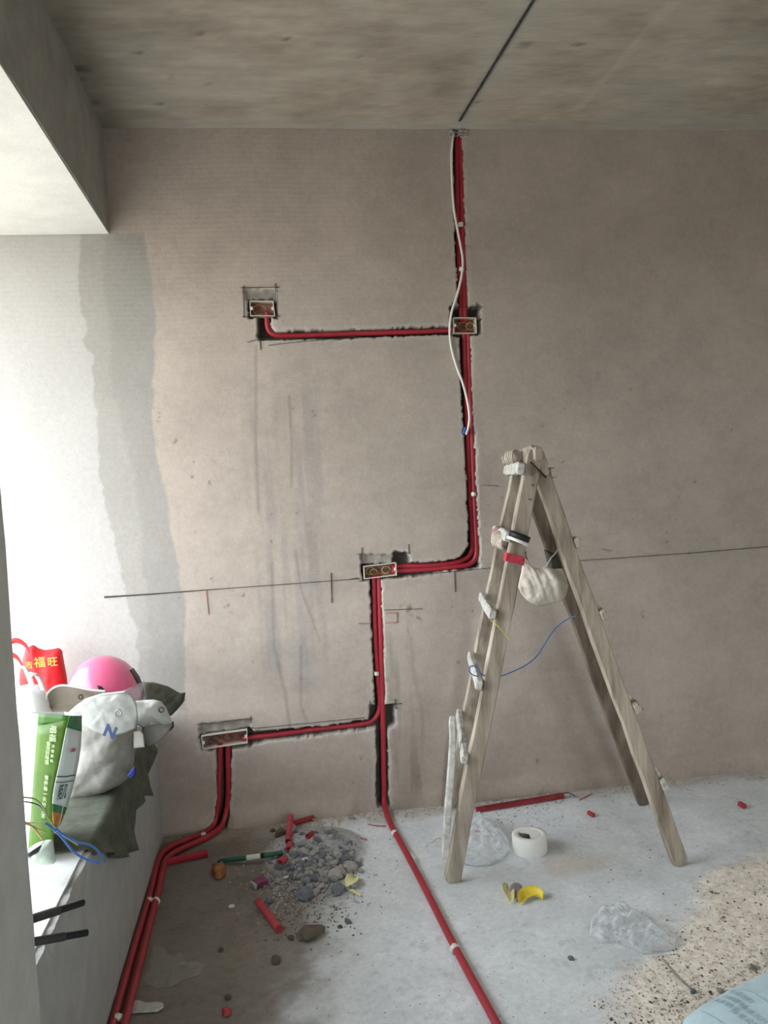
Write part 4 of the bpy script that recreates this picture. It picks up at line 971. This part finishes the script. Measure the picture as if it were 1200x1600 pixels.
g = [[W(a, b, y) for a, b, y in r_] for r_ in ([(186,1082,-.70),(200,1076,-.68),(212,1070,-.62),(222,1066,-.52),(226,1064,-.44)], [(190,1090,-.71),(204,1086,-.69),(216,1084,-.62),(225,1082,-.52),(228,1080,-.44)], [(196,1098,-.71),(208,1098,-.69),(218,1098,-.62),(227,1098,-.52),(229,1096,-.44)])]
sheet('visor', g, vis, t, .002, 1)
puff('strap_anchor', wl_([(151,1071),(158,1072),(164,1078),(162,1081),(155,1080)], -.602), .005, .004, (0, -1, 0), black_m, t, rings=4, n=20, wr=.0005)

# red gift bag
redbag = mat('red_nonwoven', (.68, .015, .02), .5, .08, 60, spec=.4); gold = mat('gold_print', (.85, .55, .08), .6, .08, 40)
t = thing('red_carrier_bag', W(70, 1090, -.22), 'red carrier bag with yellow characters standing against the bay wall', 'bag')
rbo = [(40,1014),(52,1007),(58,1012),(70,1016),(84,1014),(92,1012),(97,1016),(101,1040),(105,1062),(107,1095),(108,1135),(35,1140),(30,1090),(32,1040)]
puff('bag_body', wl_(rbo, -.22), .05, .05, (0, -1, 0), redbag, t, rings=14, n=100, wr=.006, wf=10, seed=61, folds=.006, fdir=(1, 0, 0), ff=30, edge=.4)
for pts in (((17,1003),(24,1000),(34,1003),(42,1010),(46,1018)), ((17,1022),(26,1026),(32,1034),(36,1044))):
    P = chaikin([W(a, b, -.30) for a, b in pts], 2); sheet('handle', [[p+Vector((0, -.004, .009)) for p in P], [p+Vector((0, 0, -.009)) for p in P]], redbag, t, .002, 0)
for i, (ch, x, y, s) in enumerate((('福', 62, 1036, .040), ('旺', 82, 1035, .036), ('吉', 45, 1040, .028))):
    write('gold_character', ch, s, frame(W(x, y, -.288), (1, 0, 0), (0, 0, 1)), gold, t)

# white plastic bag with loop handles
t = thing('white_plastic_bag', W(45, 1120, -.62), 'bright white plastic bag with loop handle in front of the red one', 'bag')
puff('bag_body', wl_([(20,1078),(30,1072),(48,1068),(60,1070),(68,1078),(74,1092),(76,1106),(80,1120),(76,1150),(12,1150),(14,1100)], -.70), .06, .05, (-.2, -1, .1), whitebag_m, t, rings=14, n=90, wr=.012, wf=13, seed=71)
for pts in (((28,1076),(26,1060),(27,1046),(34,1039),(41,1044),(46,1058),(52,1074)), ((44,1052),(54,1050),(62,1060),(68,1078))):
    P = chaikin([W(a, b, -.71) for a, b in pts], 2); sheet('loop_handle', [[p+Vector((-.007, -.003, .004)) for p in P], [p+Vector((0, -.008, 0)) for p in P], [p+Vector((.007, 0, -.004)) for p in P]], whitebag_m, t, .002, 0)

# green and white food bag standing on the sill
grn = mat('green_film', (.05, .125, .008), .45, .12, 14, spec=.35, col2=(.085, .18, .012)); grd = mat('dark_green_film', (.03, .17, .05), .4, .3, 40, spec=.5, col2=(.06, .26, .10))
wht = mat('white_film_panel', (.70, .78, .76), .35, .04, 20, spec=.5); orp = mat('orange_fruit_print', (.75, .20, .04), .5, .4, 40, col2=(.85, .45, .12))
YG = -1.22
t = thing('food_bag', W(70, 1330, YG), 'tall green and white printed food bag standing on the sill edge', 'bag')
# corners: L back-left gusset, A-B green gusset, B-C white front
At, Ab = W(60, 1115, YG), W(43, 1338, YG); Bt, Bb = W(108, 1118, YG-.03), W(84, 1335, YG-.03); Ct, Cm, Cb = W(127, 1118, YG+.05), W(126, 1150, YG+.05), W(92, 1290, YG+.02)
Lt, Lb = W(20, 1114, YG+.10), W(25, 1320, YG+.10); Dt, Db = W(100, 1112, YG+.16), W(85, 1300, YG+.14)
def panel(name, a, b, c_, d_, m, bul=.006, seed=0, nn=(12, 6), off=0.0):
    """quad panel a-b (top) to d-c (bottom)"""
    a, b, c_, d_ = map(Vector, (a, b, c_, d_)); nrm = (b-a).cross(d_-a).normalized(); rows_ = []
    if nrm.y > 0: nrm = -nrm
    for i in range(nn[0]+1):
        u = i/nn[0]; l_ = a.lerp(d_, u); r_ = b.lerp(c_, u); row = []
        for j in range(nn[1]+1):
            w_ = j/nn[1]; p = l_.lerp(r_, w_); p = p+nrm*(bul*math.sin(math.pi*w_)*math.sin(math.pi*min(1, u*1.0+.0))+off+mnoise.noise(p*16+Vector((seed, 0, 0)))*.003*math.sin(math.pi*w_)); row.append(p)
        rows_.append(row)
    return sheet(name, rows_, m, t, .0015, 0)
hb = At.lerp(Ab, .075); hc_ = Bt.lerp(Bb, .085)
panel('green_header', At, Bt, hc_, hb, mat('header_green', (.035, .13, .005), .4, .05, 14, spec=.5), 0, 1, (3, 4))
def curve(P, u):
    n_ = len(P)-1; k_ = min(n_-1, int(u*n_)); return P[k_].lerp(P[k_+1], u*n_-k_)
Bpx = chaikin([W(x, y, YG-.03) for x, y in ((108,1118),(101,1149),(92,1197),(83,1235),(81,1262),(83,1288))], 2)
Cpx = chaikin([W(x, y, YG+.05) for x, y in ((127,1118),(127,1160),(120,1205),(111,1240),(102,1268),(93,1290))], 2)
def Bp(u): return curve(Bpx, u)
def Cp(u): return curve(Cpx, u)
gb = [Bpx[i] for i in range(2, len(Bpx), 2)]+[Bb]
rows_ = []
for i, p in enumerate(gb):
    u = .085+.915*i/(len(gb)-1); l_ = At.lerp(Ab, u); rows_.append([l_.lerp(p, j/6)+Vector((0, -.006*math.sin(math.pi*j/6), 0)) for j in range(7)])
sheet('green_gusset', rows_, grn, t, .0015, 0)
for nm_, u0, u1, m_ in (('green_header', 0, .17, grd), ('white_panel', .17, .72, wht), ('green_band', .72, .80, grd), ('orange_picture', .80, 1.0, orp)):
    sheet(nm_, [[Bp(u0+(u1-u0)*i/6).lerp(Cp(u0+(u1-u0)*i/6), j/4) for j in range(5)] for i in range(7)], m_, t, .0015, 0)
panel('white_back_gusset', Lt, At, Ab, Lb, whitebag_m, .004, 6)
panel('rear_panel', Ct, Dt, Db, Cb, wht, 0, 8, (6, 2)); panel('rear_panel', Dt, Lt, Lb, Db, whitebag_m, 0, 9, (6, 3))
def lettering(tx, u, k_, size, m, vertical=False, face='g', name='lettering', squash=1.0):
    if face == 'g': o_ = At.lerp(Ab, u).lerp(Bt.lerp(Bb, u), k_); x_ = (Bt-At); y_ = (At-Ab)
    else: o_ = Bp(u).lerp(Cp(u), k_); x_ = (Ct-Bt); y_ = (Bt-Bb)+(Cm-Cb)
    if vertical: x_, y_ = -y_, x_
    F_ = frame(o_+(CAM-o_).normalized()*.016, x_, y_) @ Matrix.Diagonal((squash, 1, 1, 1))
    return write(name, tx, size, F_, m, t)
wp = mat('pale_print', (.62, .72, .45), .6, .05, 30); bp_ = mat('dark_green_print', (.02, .08, .06), .6, .1, 30); rp_ = mat('red_print', (.45, .05, .12), .6, .1, 30)
def glyph_row(ch, u0, u1, k_, size, m, face='g'):
    n_ = len(ch)
    for i, c_ in enumerate(ch): lettering(c_, u0+(u1-u0)*i/max(1, n_-1), k_+.06*(-1 if i % 2 else 1)*0, size, m, False, face)
lettering('唱福', .135, .52, .020, wp, True)
glyph_row('香浓好味道', .21, .34, .42, .012, wp); glyph_row('浓香美味', .225, .33, .58, .009, wp); glyph_row('营养每一天好生活', .45, .72, .46, .012, wp)
lettering('LEBSO', .30, .62, .013, rp_, False, 'w'); lettering('陌几', .60, .52, .040, bp_, False, 'w', squash=.75)
v, f = join([strip_ for strip_ in [tube_data([Bp(.48).lerp(Cp(.48), .05)+Vector((0, -.006, 0)), Bp(.47).lerp(Cp(.46), .5)+Vector((0, -.008, 0)), Bp(.44).lerp(Cp(.44), .98)+Vector((0, -.006, 0))], .0014, 5), tube_data([Bp(.52).lerp(Cp(.52), .05)+Vector((0, -.006, 0)), Bp(.51).lerp(Cp(.50), .5)+Vector((0, -.008, 0)), Bp(.48).lerp(Cp(.48), .98)+Vector((0, -.006, 0))], .0010, 5)]])
mesh('printed_curve', v, f, bp_, t)
# white paper packet lying at its foot
fo = mat('white_green_paper', (.50, .58, .50), .6, .06, 30)
t2 = thing('paper_packet', W(68, 1345, -1.36), 'white folded paper packet lying on the sill below the green bag', 'packet')
puff('packet_body', wl_([(48,1330),(60,1316),(74,1312),(82,1312),(84,1325),(87,1345),(84,1350),(70,1352),(50,1348)], -1.34), .02, .02, (0, -1, .4), fo, t2, rings=10, n=60, wr=.006, wf=26, seed=82)
sheet('open_fold', [[W(44, 1326, -1.36), W(56, 1318, -1.37), W(70, 1313, -1.37)], [W(45, 1332, -1.38), W(57, 1324, -1.39), W(66, 1318, -1.39)]], white_m, t2, .001, 1)
puff('dark_mouth', wl_([(42,1334),(58,1322),(66,1320),(60,1332),(46,1340)], -1.372), .003, .003, (0, -1, 0), black_m, t2, rings=4, n=24, wr=.0005)

# wires poking out of the jamb over the sill
def jw(pts, r_, m, label, y0=-1.70, y1=-1.45):
    n_ = len(pts); P = [W(a, b, y0+(y1-y0)*i/(n_-1)) for i, (a, b) in enumerate(pts)]
    return tag(tube('wire', P, r_, m, None, 6), label, 'wire')
jw([(30,1246),(42,1246),(55,1248),(66,1258),(72,1272),(80,1285),(88,1295),(98,1305),(112,1314),(122,1320)], .0017, mat('olive_wire', (.40, .42, .16), .45, .1, 20), 'yellow green wire arching out of the jamb over the green bag')
jw([(30,1252),(45,1253),(62,1258),(70,1270)], .0016, mat('grey_blue_wire', (.10, .16, .20), .45, .1, 20), 'dull grey blue wire just under the arching yellow green one')
jw([(30,1285),(45,1286),(60,1286),(73,1286)], .0020, mat('cream_wire', (.80, .76, .42), .45, .05, 20), 'short straight cream wire end sticking out of the jamb')
jw([(72,1287),(85,1296),(97,1308),(110,1326),(122,1337),(138,1344),(155,1348)], .0024, lblue_m, 'bright blue wire bending down to the sill edge, its end lower left')
jw([(88,1296),(100,1305),(120,1316),(142,1320),(152,1328),(160,1338),(163,1347)], .0022, lblue_m, 'bright blue wire curving over to hang its end further right')
jw([(30,1284),(48,1290),(60,1296),(72,1300)], .0018, yel_m, 'short tan wire end below the cream one')
jw([(30,1280),(50,1290),(58,1300),(66,1311)], .0018, ora_m, 'orange wire end pointing down in front of the green bag')

# two threaded rods poking out past the jamb
for (a, b, y, lb) in (((0,1452),(130,1410),-1.56,'upper black threaded rod jutting past the jamb over the sill'), ((0,1481),(136,1457),-1.60,'lower black threaded rod jutting past the jamb over the sill')):
    p0, p1 = W(a[0], a[1], -1.72), W(b[0], b[1], y); t = thing('anchor_rod', p0, lb, 'rod')
    sl = p0.lerp(p1, .68 if y > -1.58 else .72)
    tube('sleeve', [p0, sl], .0085, mat('grey_sleeve', (.07, .066, .06), .7, .4, 40), t, 10, sm=0)
    n_ = 40; P = [sl.lerp(p1, i/n_) for i in range(n_+1)]; tube('threaded_end', P, [.0065+.0008*(i % 2) for i in range(n_+1)], black_m, t, 10, sm=0)
